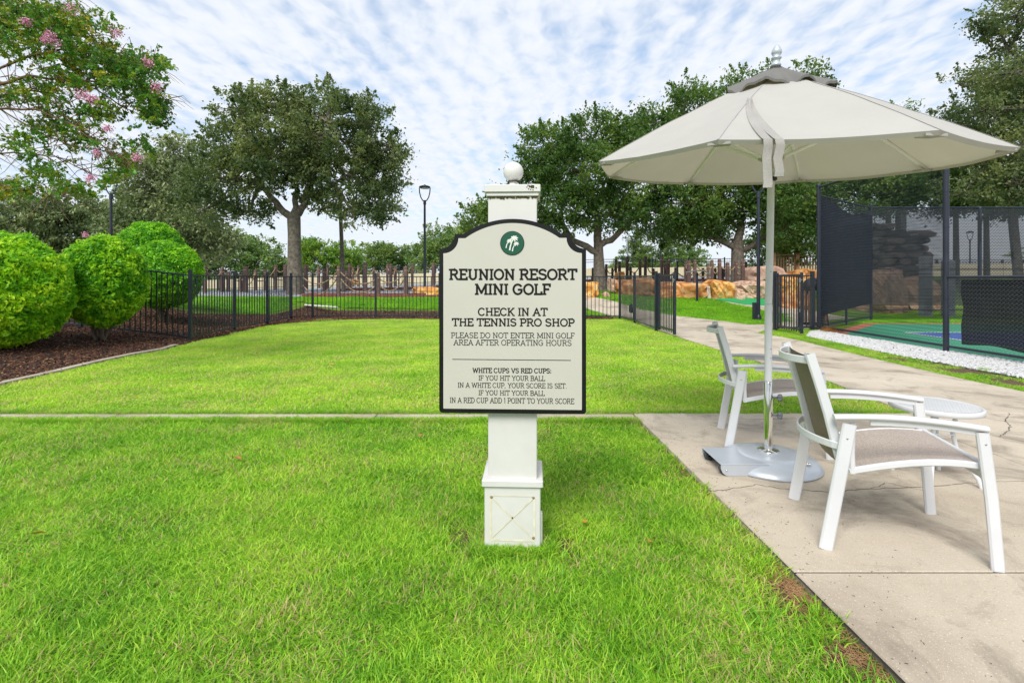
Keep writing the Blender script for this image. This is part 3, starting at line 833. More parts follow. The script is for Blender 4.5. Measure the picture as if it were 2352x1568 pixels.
scatter_bits('mulch_chips', bed_poly[:12] + [(-4.4, 16.4), (-6.4, 18.0), (-7.6, 18.6), (-8.6, 17.0), (-9.2, 14.5), (-14.5, 15.0), (-15.5, 9.0), (-12, 4.0)], 0.042, c_chip, 5, 3, 0.018, 0.7, 1.5, 0.35, [.32, .26, .16, .14, .12])
scatter_bits('mulch_chips', [(-4.6, 15.95), (3.3, 16.0), (3.3, 17.2), (-2.0, 17.9), (-6.4, 18.0)], 0.085, c_chip, 5, 4, 0.018, 1.0, 2.0, 0.35, [.3, .2, .16, .16, .18])
gravel_poly = [(6.50, 11.05), (6.40, 8.6), (6.46, 7.25), (6.56, 6.5), (6.64, 4.5), (7.9, 4.5), (7.72, 8.0), (7.56, 11.2), (7.6, 12.35), (7.2, 12.1)]
drape('gravel_bed', gravel_poly, M['gravel_base'], 0.010, 0.5, kind='structure')
scatter_bits('white_gravel', gravel_poly, 0.030, c_white, 4, 6, 0.018, 0.7, 1.35, 0.4)

# the course: grey gravel, greens with brick edging
grey_poly = [(-16, 20.6), (-9, 20.2), (-3, 20.05), (-0.5, 20.9), (0.9, 22.0), (3.2, 23.2), (9.4, 23.6), (14, 25), (14, 34), (-20, 34)]
drape('course_gravel_bed', grey_poly, M['grey_stone'], 0.012, 0.6, kind='structure')
scatter_bits('course_gravel', [(-16, 20.6), (-9, 20.2), (-3, 20.05), (-0.5, 20.9), (0.9, 22.0), (3.2, 23.2), (9.4, 23.6), (10, 26), (-14, 27)], 0.13, c_grey, 3, 8, 0.02, 0.8, 1.8, 0.5)
def band(pts, w):
    L = []; Rr = []
    for i, p in enumerate(pts):
        a = Vector(pts[max(0, i - 1)]); b = Vector(pts[min(len(pts) - 1, i + 1)]); t = (b - a).normalized(); nn = Vector((-t.y, t.x)) * w / 2
        L.append((p[0] + nn.x, p[1] + nn.y)); Rr.append((p[0] - nn.x, p[1] - nn.y))
    return Rr + L[::-1]
def green(pts, w, dz=0.05):
    poly = band(pts, w)
    g = drape('putting_green', poly, M['turf_green'], dz, 0.4, 0.05, kind='structure')
    n = len(poly)
    prev = None
    brick_me = None
    for i in range(n):
        a = Vector(poly[i]); b = Vector(poly[(i + 1) % n]); L = (b - a).length; k = max(1, int(L / 0.42)); ang = math.atan2(b.y - a.y, b.x - a.x)
        for q in range(k):
            p = a + (b - a) * ((q + .5) / k)
            if brick_me is None:
                mb = MB(); mb.box((0, 0, 0), (0.40, 0.10, 0.12), bev=0.012)
                o = mb.build('brick', M['brick'], g); brick_me = o.data
            else: o = link('brick', brick_me, g)
            o.location = (p.x, p.y, float(H(p.x, p.y)) + dz + 0.02 + rnd.uniform(-.006, .006)); o.rotation_euler = (rnd.uniform(-.02, .02), rnd.uniform(-.02, .02), ang)
            o.scale = (L / k / 0.42, 1, 1)
    return g
green([(-8.4, 20.5), (-6.5, 20.35), (-3.5, 20.2), (-1.2, 20.5), (0.2, 21.4)], 0.75)
green([(-8.6, 25.6), (-6.5, 25.4), (-4.6, 26.2), (-3.0, 27.4)], 1.3)
green([(2.2, 26.6), (5.5, 27.0), (9.0, 26.8), (11.2, 26.4)], 1.2)
drape('putting_green', [(8.3, 20.4), (9.0, 19.3), (10.6, 19.4), (12.2, 20.7), (14, 22.6), (17, 24.6), (15.6, 26.2), (12.5, 23.6), (10, 21.8)], M['turf_green'], 0.06, 0.4, 0.05, kind='structure')

# sports court
court_poly = [(7.60, 3.2), (7.60, 11.45), (10.25, 14.1), (26, 14.1), (26, 3.2)]
drape('sports_court', court_poly, M['court_green'], 0.020, 3.0, kind='structure')
drape('court_border', [(7.57, 11.42), (7.45, 11.75), (10.15, 14.40), (26, 14.40), (26, 14.12), (10.26, 14.12)], M['court_red'], 0.016, 3.0, kind='structure')
drape('court_zone', [(9.27, 3.2), (9.27, 11.75), (26, 11.75), (26, 3.2)], M['court_blue'], 0.024, 3.0, kind='structure')
drape('court_line', [(9.21, 3.2), (9.21, 11.81), (26, 11.81), (26, 11.75), (9.27, 11.75), (9.27, 3.2)], M['line_white'], 0.028, 3.0, kind='structure')

# ------------------------------------------------------------ lettering: a slab-serif alphabet made of strokes
def arc(cx, cy, rx, ry, a0, a1, n=12):
    return [(cx + rx * math.cos(R(a0 + (a1 - a0) * i / n)), cy + ry * math.sin(R(a0 + (a1 - a0) * i / n))) for i in range(n + 1)]
# glyph: width, strokes, serifs (x, y, half width)   y 0..1
GLY = {
 'A': (.80, [[(.10, 0), (.40, 1)], [(.40, 1), (.70, 0)], [(.20, .33), (.60, .33)]], [(.10, 0, .12), (.70, 0, .12)]),
 'B': (.70, [[(.16, 0), (.16, 1)], [(.16, 1), (.42, 1)] + arc(.42, .77, .20, .23, 90, -90, 10) + [(.16, .54)], [(.42, .54)] + arc(.42, .27, .23, .27, 90, -90, 10) + [(.16, 0)]], [(.10, 0, .10), (.10, 1, .10)]),
 'C': (.74, [arc(.38, .5, .32, .5, 42, 318, 22)], [(.62, .78, .0)]),
 'D': (.76, [[(.16, 0), (.16, 1)], [(.16, 1), (.34, 1)] + arc(.34, .5, .34, .5, 90, -90, 14) + [(.16, 0)]], [(.10, 0, .10), (.10, 1, .10)]),
 'E': (.66, [[(.16, 0), (.16, 1)], [(.06, 1), (.58, 1), (.58, .82)], [(.16, .52), (.48, .52)], [(.06, 0), (.60, 0), (.60, .18)]], []),
 'F': (.62, [[(.16, 0), (.16, 1)], [(.06, 1), (.56, 1), (.56, .82)], [(.16, .5), (.46, .5)]], [(.16, 0, .12)]),
 'G': (.78, [arc(.38, .5, .32, .5, 42, 330, 22) + [(.66, .30), (.66, .46), (.44, .46)]], []),
 'H': (.84, [[(.18, 0), (.18, 1)], [(.66, 0), (.66, 1)], [(.18, .52), (.66, .52)]], [(.18, 0, .12), (.18, 1, .12), (.66, 0, .12), (.66, 1, .12)]),
 'I': (.34, [[(.17, 0), (.17, 1)]], [(.17, 0, .13), (.17, 1, .13)]),
 'K': (.76, [[(.16, 0), (.16, 1)], [(.62, 1), (.20, .42)], [(.32, .56), (.64, 0)]], [(.16, 0, .12), (.16, 1, .12), (.62, 1, .10), (.66, 0, .10)]),
 'L': (.62, [[(.16, 0), (.16, 1)], [(.06, 0), (.56, 0), (.56, .20)]], [(.16, 1, .12)]),
 'M': (1.0, [[(.17, 0), (.17, 1)], [(.17, 1), (.50, .12)], [(.50, .12), (.83, 1)], [(.83, 0), (.83, 1)]], [(.15, 0, .12), (.85, 0, .12), (.12, 1, .08), (.88, 1, .08)]),
 'N': (.84, [[(.18, 0), (.18, 1)], [(.18, 1), (.66, 0)], [(.66, 0), (.66, 1)]], [(.18, 0, .12), (.14, 1, .10), (.66, 1, .12)]),
 'O': (.80, [arc(.40, .5, .33, .5, 0, 360, 28)], []),
 'P': (.68, [[(.16, 0), (.16, 1)], [(.16, 1), (.40, 1)] + arc(.40, .72, .22, .28, 90, -90, 10) + [(.16, .44)]], [(.16, 0, .13), (.10, 1, .10)]),
 'R': (.76, [[(.16, 0), (.16, 1)], [(.16, 1), (.40, 1)] + arc(.40, .75, .21, .25, 90, -90, 10) + [(.16, .50)], [(.40, .50), (.62, .04)]], [(.16, 0, .12), (.10, 1, .10), (.68, 0, .09)]),
 'S': (.68, [arc(.34, .75, .24, .25, 25, 180, 10)[:-1] + [(.11, .68), (.18, .58), (.34, .52), (.50, .46), (.585, .36)] + arc(.34, .25, .25, .25, 5, -155, 12)], [(.09, .20, .0)]),
 'T': (.72, [[(.36, 0), (.36, 1)], [(.06, .80), (.06, 1), (.66, 1), (.66, .80)]], [(.36, 0, .14)]),
 'U': (.82, [[(.18, 1), (.18, .32)] + arc(.41, .32, .23, .32, 180, 360, 12) + [(.64, 1)]], [(.18, 1, .12), (.64, 1, .12)]),
 'V': (.78, [[(.10, 1), (.39, 0)], [(.39, 0), (.68, 1)]], [(.10, 1, .11), (.68, 1, .11)]),
 'W': (1.08, [[(.10, 1), (.31, 0)], [(.31, 0), (.54, .96)], [(.54, .96), (.77, 0)], [(.77, 0), (.98, 1)]], [(.10, 1, .10), (.98, 1, .10)]),
 'Y': (.76, [[(.10, 1), (.38, .46)], [(.38, .46), (.66, 1)], [(.38, .46), (.38, 0)]], [(.10, 1, .10), (.66, 1, .10), (.38, 0, .13)]),
 '1': (.38, [[(.20, 0), (.20, 1), (.07, .93)]], []),
 '.': (.26, [[(.13, 0), (.13, .04)]], []), ',': (.26, [[(.14, .06), (.08, -.12)]], []),
 ':': (.28, [[(.14, .06), (.14, .14)], [(.14, .60), (.14, .68)]], []), ' ': (.32, [], []),
}
def text_mesh(mb, text, x0, x1, z0, z1, weight, to):
    hgt = z1 - z0
    tot = sum(GLY[c][0] for c in text)
    sx = (x1 - x0) / tot
    x = x0; lay = 0
    t = weight
    zi = t / 2
    for ch in text:
        w, strokes, serifs = GLY[ch]
        def mp(p): return (x + p[0] * sx, z0 + zi + p[1] * (hgt - 2 * zi))
        for st in strokes:
            pts = [Vector(mp(p)) for p in st]
            quad_strip(mb, pts, t, to, lay); lay += 1
        for (a, b, hw) in serifs:
            if hw <= 0: continue
            c = mp((a, b)); q = hw * sx + t * 0.15
            quad_strip(mb, [Vector((c[0] - q, c[1])), Vector((c[0] + q, c[1]))], t * 0.8, to, lay, ext=0); lay += 1
        x += w * sx
def quad_strip(mb, pts, t, to, lay, ext=1):
    n = len(pts); vs_ = []
    closed = n > 4 and (pts[0] - pts[-1]).length < 1e-6
    for i, p in enumerate(pts):
        a = pts[i - 1] if i > 0 else (pts[-2] if closed else None)
        b = pts[i + 1] if i < n - 1 else (pts[1] if closed else None)
        d1 = (p - a).normalized() if a is not None else None
        d2 = (b - p).normalized() if b is not None else None
        if d1 is None: d1 = d2
        if d2 is None: d2 = d1
        n1 = Vector((-d1.y, d1.x)); n2 = Vector((-d2.y, d2.x)); m = n1 + n2
        m = m / max(0.5, m.dot(n1)) if m.length > 1e-6 else n1
        q = p
        if ext and not closed and i == 0: q = p - d1 * t * .38
        if ext and not closed and i == n - 1: q = p + d1 * t * .38
        vs_.append(to(q.x + m.x * t / 2, q.y + m.y * t / 2, lay % 7)); vs_.append(to(q.x - m.x * t / 2, q.y - m.y * t / 2, lay % 7))
    mb.add(vs_, [(2 * i, 2 * i + 1, 2 * i + 3, 2 * i + 2) for i in range(n - 1)])

# ------------------------------------------------------------ the sign on its post
SP = (0.007, 2.465)
sign = empty('sign_post', (SP[0], SP[1], 0), R(-2.3), 'white square post with ball finial carrying a cream mini golf rules board edged in black', 'sign')
mb = MB(); mb.box((0, 0, 0.115), (0.262, 0.25, 0.33), bev=0.004); mb.build('base_box', M['white_paint'], sign)
mb = MB(); mb.box((0, 0, 0.2965), (0.286, 0.272, 0.033), bev=0.004); mb.build('base_cap', M['white_paint'], sign)
mb = MB(); mb.box((0, 0, 0.99), (0.230, 0.228, 1.36), bev=0.004); mb.build('post', M['white_paint'], sign)
mb = MB(); mb.box((0, 0, 1.674), (0.262, 0.262, 0.036), bev=0.003); mb.box((0, 0, 1.647), (0.246, 0.246, 0.018), bev=0.003); mb.build('cap', M['white_paint'], sign)
mb = MB(); mb.box((0, 0, 1.695), (0.165, 0.165, 0.008), bev=0.002); mb.build('cap_plate', M['white_paint'], sign)
prof = [(0.036, 1.699), (0.034, 1.702), (0.020, 1.718), (0.020, 1.727)]
prof += [(0.0495 * math.cos(R(a)), 1.776 + 0.0495 * math.sin(R(a))) for a in range(-66, 91, 6)]
mb = MB(); mb.lathe(prof, n=32); mb.build('ball_finial', M['white_paint'], sign)
mb = MB(); mb.box((0.1345, -0.09, 0.075), (0.012, 0.03, 0.15), bev=0.002); mb.build('corner_strip', M['white_paint'], sign)
# moss under the cap and at the ball's foot (small lumps of growth)
mb = MB()
for k in range(110):
    x = rnd.uniform(-0.118, 0.118); d = rnd.uniform(.002, .0045)
    mb.box((x, -0.1155, 1.636 - abs(rnd.gauss(0, .003))), (d * 2.4, .004, d * 1.6), rnd.uniform(-.3, .3))
for k in range(60):
    a = rnd.uniform(0, 6.28); rr_ = rnd.uniform(.021, .033)
    mb.box((rr_ * math.cos(a), rr_ * math.sin(a), 1.7265 - (rr_ - .02) * -0.28), (.005, .005, .003), a)
for k in range(26):
    mb.box((0.088 + rnd.gauss(0, .009), -0.1318, 1.680 + rnd.gauss(0, .006)), (.005, .003, .004))
for k in range(60):
    x = rnd.uniform(-0.08, 0.08); mb.box((x, -0.083, 1.694), (.006, .003, .004))
mb.build('moss', M['moss'], sign, kind='stuff')
# tan lines left on the base box front: frame, cross and glue spots
mb = MB(); yb = -0.1262
def bx(x0, z0, x1, z1, w, y=yb):
    a = Vector((x0, z0)); b = Vector((x1, z1)); t = (b - a).normalized(); nn = Vector((-t.y, t.x)) * w / 2
    mb.add([(a.x + nn.x, y, a.y + nn.y), (a.x - nn.x, y, a.y - nn.y), (b.x - nn.x, y, b.y - nn.y), (b.x + nn.x, y, b.y + nn.y)], [(0, 1, 2, 3)])
bx(-.102, .035, -.102, .235, .010); bx(.102, .035, .102, .235, .009, yb - .0003); bx(-.102, .238, .102, .238, .004, yb - .0006); bx(-.102, .032, .102, .032, .009, yb - .0009)
bx(-.095, .228, .095, .045, .006, yb - .0012); bx(-.095, .045, .095, .228, .006, yb - .0015)
mb.build('glue_mark', M['rust_stain'], sign)
for x, z, s in ((-.098, .232, .007), (.098, .232, .0065), (.098, .045, .007), (0, .137, .0045)):
    mb = MB(); mb.lathe([(0, 0), (s, 0), (s * .8, .0012), (0, .0016)], (x, yb - .0018, z), 10, axis=(0, -1, 0)); mb.build('glue_spot', pm if False else M['moss'] if s < .005 else M['rope'], sign)

KP = 0.3905 * 2.32 / FPX
def pu(cx): return (cx - 510) * KP
def pz(cy): return EYE + (HY - 355.25 - 0.3905 * cy) * 2.32 / FPX
def panel_outline(d):
    """half outline mirrored; d = inset from the outer edge in crop pixels"""
    L, Rr, T, B = 78 + d, 942 - d, 555 + d, 1520 - d
    cxm = 510.0
    pts = []
    rb = max(4, 20 - d * .7)
    for a in range(180, 271, 15): pts.append((L + rb + rb * math.cos(R(a)), B - rb - rb * math.sin(R(a))))       # bottom left (y down)
    for a in range(270, 361, 15): pts.append((Rr - rb + rb * math.cos(R(a)), B - rb - rb * math.sin(R(a))))
    pts.append((Rr, T))
    # concave quarter curve from shoulder to notch, mirrored from the left side
    left = []
    nx, ny = 170 + d * 0.9, 466 + d
    for i in range(0, 9):
        a = R(90 * i / 8)
        left.append((L + (nx - L) * math.sin(a), T - (T - ny) * (1 - math.cos(a)) * 1.0))
    left[-1] = (nx, ny)
    ax_, ay_ = 222 + d * 0.45, 466 + d
    left.append((ax_, ay_))
    top = 378 + d
    hw = cxm - ax_; sag = ay_ - top; rad = (hw * hw + sag * sag) / (2 * sag)
    th = math.asin(hw / rad)
    arcp = []
    for i in range(1, 24):
        a = -th + 2 * th * i / 24
        arcp.append((cxm + rad * math.sin(a), top + rad - rad * math.cos(a)))
    right = [(2 * cxm - x, y) for x, y in left][::-1]
    pts += right[::-1][1:] if False else []
    out = []
    # counter-clockwise seen from the front: bottom left -> bottom right -> right shoulder -> arc -> left shoulder
    out += pts
    out += [(2 * cxm - x, y) for x, y in left[1:]]
    out += arcp[::-1]
    out += left[1:][::-1] + [(L, T)]
    return [(pu(x), pz(y)) for x, y in out]
YF = -0.147
def face_to(y): return lambda x, z, k: (x, y, z)
mb = MB(); mb.prism(panel_outline(0), YF, YF + 0.030, to=lambda x, z, k: (x, k, z)); mb.build('border_board', M['black_trim'], sign)
mb = MB(); mb.prism(panel_outline(25), YF - 0.002, YF + 0.001, to=lambda x, z, k: (x, k, z)); mb.build('panel', M['cream_panel'], sign)
def to_sign(x, z, lay): return (x, YF - 0.0026 - lay * 0.00003, z)
LINES = [("REUNION RESORT", 137, 890, 670, 739, 12.5), ("MINI GOLF", 289, 735, 757, 826, 12.5), ("CHECK IN AT", 308, 718, 899, 949, 8.2),
 ("THE TENNIS PRO SHOP", 154, 875, 961, 1010, 8.2), ("PLEASE DO NOT ENTER MINI GOLF", 148, 875, 1045, 1079, 4.0), ("AREA AFTER OPERATING HOURS", 163, 858, 1087, 1122, 4.0),
 ("WHITE CUPS VS RED CUPS:", 276, 740, 1253, 1284, 5.0), ("IF YOU HIT YOUR BALL", 311, 703, 1297, 1328, 3.6), ("IN A WHITE CUP, YOUR SCORE IS SET.", 188, 830, 1340, 1371, 3.6),
 ("IF YOU HIT YOUR BALL", 311, 701, 1384, 1415, 3.6), ("IN A RED CUP ADD 1 POINT TO YOUR SCORE", 141, 873, 1428, 1461, 3.6)]
for txt, a, b, t_, b_, wt in LINES:
    mb = MB(); text_mesh(mb, txt, pu(a), pu(b), pz(b_), pz(t_), wt * KP, to_sign)
    mb.build('lettering', M['ink'], sign)
mb = MB(); quad_strip(mb, [Vector((pu(157), pz(1204))), Vector((pu(853), pz(1206)))], 4.2 * KP, to_sign, 0, 0); mb.build('divider_line', M['ink'], sign)
ex, ez, er = pu(510), pz(521), 71 * KP
mb = MB(); mb.lathe([(0, 0.0022), (er, 0.0022), (er, 0.0), (0, 0)], (ex, YF - 0.002, ez), 48, axis=(0, -1, 0), smooth=False); mb.build('emblem_ring', M['ink'], sign)
mb = MB(); mb.lathe([(0, 0.0006), (er * .955, 0.0006), (er * .955, 0.0), (0, 0)], (ex, YF - 0.0042, ez), 48, axis=(0, -1, 0), smooth=False); mb.build('emblem_disc', M['emblem_green'], sign)
mb = MB(); LAY = [0]
def em(x, y): return Vector((ex + (x - 178) / 176 * er, ez - (y - 1302) / 176 * er))
def to_em(x, z, lay): return (x, YF - 0.0052 - lay * 0.00003, z)
def taper(pts, w0, w1):
    p = [em(*q) for q in pts]; n = len(p); vs_ = []
    for i in range(n):
        t = (p[min(i + 1, n - 1)] - p[max(0, i - 1)]).normalized(); nn = Vector((-t.y, t.x)); w = (w0 + (w1 - w0) * i / (n - 1)) / 176 * er
        a = p[i] + nn * w; b = p[i] - nn * w; vs_ += [to_em(a.x, a.y, LAY[0] % 9), to_em(b.x, b.y, LAY[0] % 9)]
    LAY[0] += 1
    mb.add(vs_, [(2 * i, 2 * i + 1, 2 * i + 3, 2 * i + 2) for i in range(n - 1)])
taper([(140, 1405), (150, 1350), (168, 1290), (205, 1235)], 11, 7)
taper([(88, 1372), (98, 1325), (115, 1290), (140, 1262)], 8, 4)
taper([(180, 1420), (188, 1375), (205, 1340), (235, 1305)], 8, 4)
def fronds(cx, cy, r_, n=9):
    for k in range(n):
        a = R(-200 + 400 * k / n + 12)
        q = [(cx, cy)]
        for s in (.5, .8, 1.0):
            q.append((cx + r_ * s * math.cos(a), cy + r_ * s * math.sin(a) * .8 + r_ * .28 * s * s))
        p = [em(*z) for z in q]; vs_ = []; ws = (.10, .17, .13, .02)
        for i in range(4):
            t = (p[min(i + 1, 3)] - p[max(0, i - 1)]).normalized(); nn = Vector((-t.y, t.x)); w = ws[i] * r_ / 176 * er
            u, v = p[i] + nn * w, p[i] - nn * w; vs_ += [to_em(u.x, u.y, LAY[0] % 9), to_em(v.x, v.y, LAY[0] % 9)]
        LAY[0] += 1
        mb.add(vs_, [(2 * i, 2 * i + 1, 2 * i + 3, 2 * i + 2) for i in range(3)])
fronds(208, 1222, 60); fronds(140, 1262, 42, 8); fronds(238, 1302, 42, 8)
mb.build('emblem_palms', M['emblem_white'], sign)

# ------------------------------------------------------------ umbrella
PAT = 0.0                                   # top of the patio
UB = Vector((1.738, 3.395, 0))
umb = empty('patio_umbrella', (UB.x, UB.y, 0.05), 0, 'large pale grey octagonal patio umbrella on a white pole, tilted slightly to the right', 'umbrella')
off = tuple(umb.location)
RIM = [Vector(p) for p in ((1.008, 2.451, 1.934), (0.561, 3.247, 2.012), (0.811, 4.125, 2.095), (1.611, 4.57, 2.134), (2.493, 4.322, 2.106), (2.939, 3.526, 2.028), (2.69, 2.648, 1.946), (1.889, 2.203, 1.907))]
APX = Vector((1.753, 3.329, 2.626)); HUB = Vector((1.752, 3.384, 2.035))
AXIS = (APX - Vector((1.75, 3.386, 2.02))).normalized()
def gore_pt(k, s, t, lift=0.0):
    a, b = RIM[k % 8], RIM[(k + 1) % 8]
    p = APX.lerp(a.lerp(b, t), s)
    belly = math.sin(math.pi * s) * 0.022                         # ribs bow a little
    sag = -0.030 * math.sin(math.pi * t) * s * (1 - s * .5)        # cloth dips between ribs
    p = p + AXIS * (belly + sag + lift)
    if s > .98: p = p + AXIS * 0.0
    return p + Vector((0, 0, 1)) * 0.004 * mnoise.noise(p * 5.0)
for k in range(8):
    mb = MB(); NS, NT = 18, 10
    vs_ = [gore_pt(k, s / NS, t / NT) for s in range(1, NS + 1) for t in range(NT + 1)]
    fs = [(i * (NT + 1) + j, i * (NT + 1) + j + 1, (i + 1) * (NT + 1) + j + 1, (i + 1) * (NT + 1) + j) for i in range(NS - 1) for j in range(NT)]
    mb.add(vs_, fs, True)
    # hem: a short turned edge hanging below the rim
    b = [gore_pt(k, 1.0, t / NT) for t in range(NT + 1)]
    lo = [p - AXIS * 0.022 - (p - HUB).normalized() * 0.012 for p in b]
    mb.add(b + lo, [(j, j + 1, NT + 2 + j, NT + 1 + j) for j in range(NT)], True)
    mb.build('canopy_panel', M['canopy'], umb, off)
    # rib, strut, pocket
    rib = [gore_pt(k, s, 0) - AXIS * 0.016 for s in (0.03, .25, .5, .75, .985)]
    mb = MB(); mb.bar(rib, 0.016, 0.022, up=AXIS); mb.build('rib', M['rib_white'], umb, off)
    seam = [gore_pt(k, q / 10, 0, .0022) for q in range(3, 11)]
    mb = MB(); mb.bar(seam, 0.009, 0.0012, up=AXIS); mb.build('seam', M['canopy'], umb, off)
    h = HUB + (gore_pt(k, .5, 0) - HUB).normalized() * 0.05
    e = gore_pt(k, .52, 0) - AXIS * 0.03
    mb = MB(); mb.tube([h, e], 0.0105, 8); mb.build('strut', M['rib_white'], umb, off)
    mb = MB(); q = HUB + (e - HUB).normalized() * 0.03; q2 = HUB + (e - HUB).normalized() * 0.085
    mb.tube([q, q2], 0.013, 8); mb.build('strut_socket', M['cap_tan'], umb, off)
    c = gore_pt(k, .985, 0) - AXIS * .012; inn = (HUB - c).normalized(); sd_ = (RIM[(k + 1) % 8] - RIM[k - 1]).normalized()
    mb = MB()
    P4 = [c - sd_ * .055, c + sd_ * .055, c + sd_ * .035 + inn * .075, c - sd_ * .035 + inn * .075]
    P4 = [p - AXIS * .008 for p in P4]
    mb.add([p for p in P4] + [p - AXIS * .012 for p in P4], [(3, 2, 1, 0), (4, 5, 6, 7), (0, 1, 5, 4), (1, 2, 6, 5), (2, 3, 7, 6), (3, 0, 4, 7)])
    mb.build('corner_pocket', M['canopy'], umb, off)
# ruffled vent cap
mb = MB(); NR, NA = 7, 128; vs_ = []
for i in range(1, NR + 1):
    s = i / NR
    for j in range(NA):
        a = j / NA * 8; k = int(a); t = a - k
        rr_ = 0.285 + 0.02 * math.sin(j / NA * 2 * math.pi * 3 + 1)
        edge = s ** 2.2
        wave = (0.020 * math.sin(t * 2 * math.pi * 1.0 + k * 1.3) + 0.010 * math.sin(j / NA * 2 * math.pi * 19 + 2)) * edge
        p = APX.lerp(RIM[k].lerp(RIM[(k + 1) % 8], t), s * rr_)
        p = p + AXIS * (0.038 - 0.012 * edge * math.cos(t * 2 * math.pi) * -1 + wave + 0.006 * (1 - s)) 
        vs_.append(p)
fs = []
for i in range(NR - 1):
    for j in range(NA):
        q = (j + 1) % NA; fs.append((i * NA + j, i * NA + q, (i + 1) * NA + q, (i + 1) * NA + j))
vs_.append(APX + AXIS * .052); fs += [(len(vs_) - 1, j, (j + 1) % NA) for j in range(NA)]
mb.add(vs_, fs, True)
rimv = vs_[(NR - 1) * NA:NR * NA]; lo = [p - AXIS * .016 for p in rimv]
mb.add(rimv + lo, [(j, (j + 1) % NA, NA + (j + 1) % NA, NA + j) for j in range(NA)], True)
mb.build('vent_cap', M['vent_fabric'], umb, off)
prof = [(0.026, 0), (0.030, .004), (0.030, .016), (0.026, .022), (0.0225, .03), (0.023, .05), (0.031, .060), (0.030, .067), (0.020, .075), (0.028, .092), (0.031, .105), (0.028, .122), (0.018, .147), (0.008, .163), (0, .167)]
mb = MB(); mb.lathe([(r_ * 1.05, z * .86) for r_, z in prof], APX + AXIS * .035, 20, axis=AXIS); mb.build('finial', M['base_silver'], umb, off)
# pole: lower tube, upper tube, joint, hub
mb = MB(); mb.tube([(UB.x, UB.y, .56), (UB.x + .001, UB.y, 1.08)], 0.0235, 16); mb.build('pole', M['white_metal'], umb, off)
mb = MB(); mb.tube([(UB.x + .001, UB.y, 1.083), (UB.x + .010, UB.y - .002, 1.45), HUB + AXIS * .0], 0.0228, 16); mb.build('pole', M['white_metal'], umb, off)
mb = MB(); mb.tube([HUB + AXIS * .0, APX], 0.017, 12); mb.build('inner_pole', M['white_metal'], umb, off)
mb = MB(); mb.tube([HUB - AXIS * .03, HUB + AXIS * .03], 0.044, 16); mb.tube([HUB - AXIS * .045, HUB - AXIS * .03], 0.030, 16); mb.build('hub', M['cap_tan'], umb, off)
mb = MB(); mb.tube([HUB + Vector((-.05, -.03, -.085)), HUB + Vector((.055, -.03, -.075))], .006, 8); mb.lathe([(.010, -.003), (.014, 0), (.010, .003), (.006, 0)], HUB + Vector((.06, -.03, -.07)), 10, axis=(0, 1, 0)); mb.build('crank_pin', M['galv'], umb, off)
mb = MB(); mb.box(HUB + Vector((-.03, -.02, -.08)), (.03, .03, .05), bev=.006); mb.box(HUB + Vector((0, 0, -.11)), (.06, .06, .03), bev=.008); mb.build('tilt_joint', M['black_plastic'], umb, off)
for z in (.72, .78, 1.30):
    mb = MB(); mb.lathe([(.004, 0), (.003, .003), (0, .004)], (UB.x + .006, UB.y - .0232, z), 8, axis=(0, -1, 0)); mb.build('bolt', M['galv'], umb, off)
# two closing straps over the front edge
A0 = gore_pt(0, .56, 0, .010)
def strap_path(t_end, zlow, dx, sA):
    p0 = gore_pt(0, sA, 0.0, .008) if False else A0
    top = []
    for q in range(0, 9):
        f = q / 8
        s = .56 + .44 * f
        # front gore is number 7 (between corner 7 and corner 0); parameter runs from corner 0 side
        t = 1 - t_end * f
        top.append(gore_pt(7, s, t, .008) + Vector((dx * (1 - f), 0, 0)))
    e = top[-1]
    top.append(e + Vector((0.002, -.012, -.008)))
    for z in (.04, .10, .16, .22, .28):
        if e.z - z > zlow: top.append(Vector((e.x + .006 * math.sin(z * 40), e.y - .012 + .004 * math.sin(z * 60 + dx * 90), e.z - z)))
    top.append(Vector((e.x, e.y - .012, zlow)))
    return top
for t_end, zlow, dx in ((.235, 1.685, -.004), (.290, 1.735, .018)):
    pth = strap_path(t_end, zlow, dx, .56)
    mb = MB(); vs_ = []
    for i, p in enumerate(pth):
        f = min(1.0, i / 8)
        wv = Vector((1, 0, 0)) * (0.0215 * (0.25 + .75 * min(1, f * 1.4)))
        wv = wv + Vector((0, 0, .010 * (1 - f)))
        vs_ += [p - wv, p + wv]
    n = len(pth)
    mb.add(vs_, [(2 * i, 2 * i + 1, 2 * i + 3, 2 * i + 2) for i in range(n - 1)], True)
    vs2 = [v + Vector((0, .004, -.001)) for v in vs_]
    mb.add(vs2, [(2 * i + 2, 2 * i + 3, 2 * i + 1, 2 * i) for i in range(n - 1)], True)
    mb.add(vs_ + vs2, [(2 * i, 2 * i + 2, 2 * n + 2 * i + 2, 2 * n + 2 * i) for i in range(n - 1)] + [(2 * i + 1, 2 * n + 2 * i + 1, 2 * n + 2 * i + 3, 2 * i + 3) for i in range(n - 1)])
    mb.build('strap', M['strap'], umb, off)

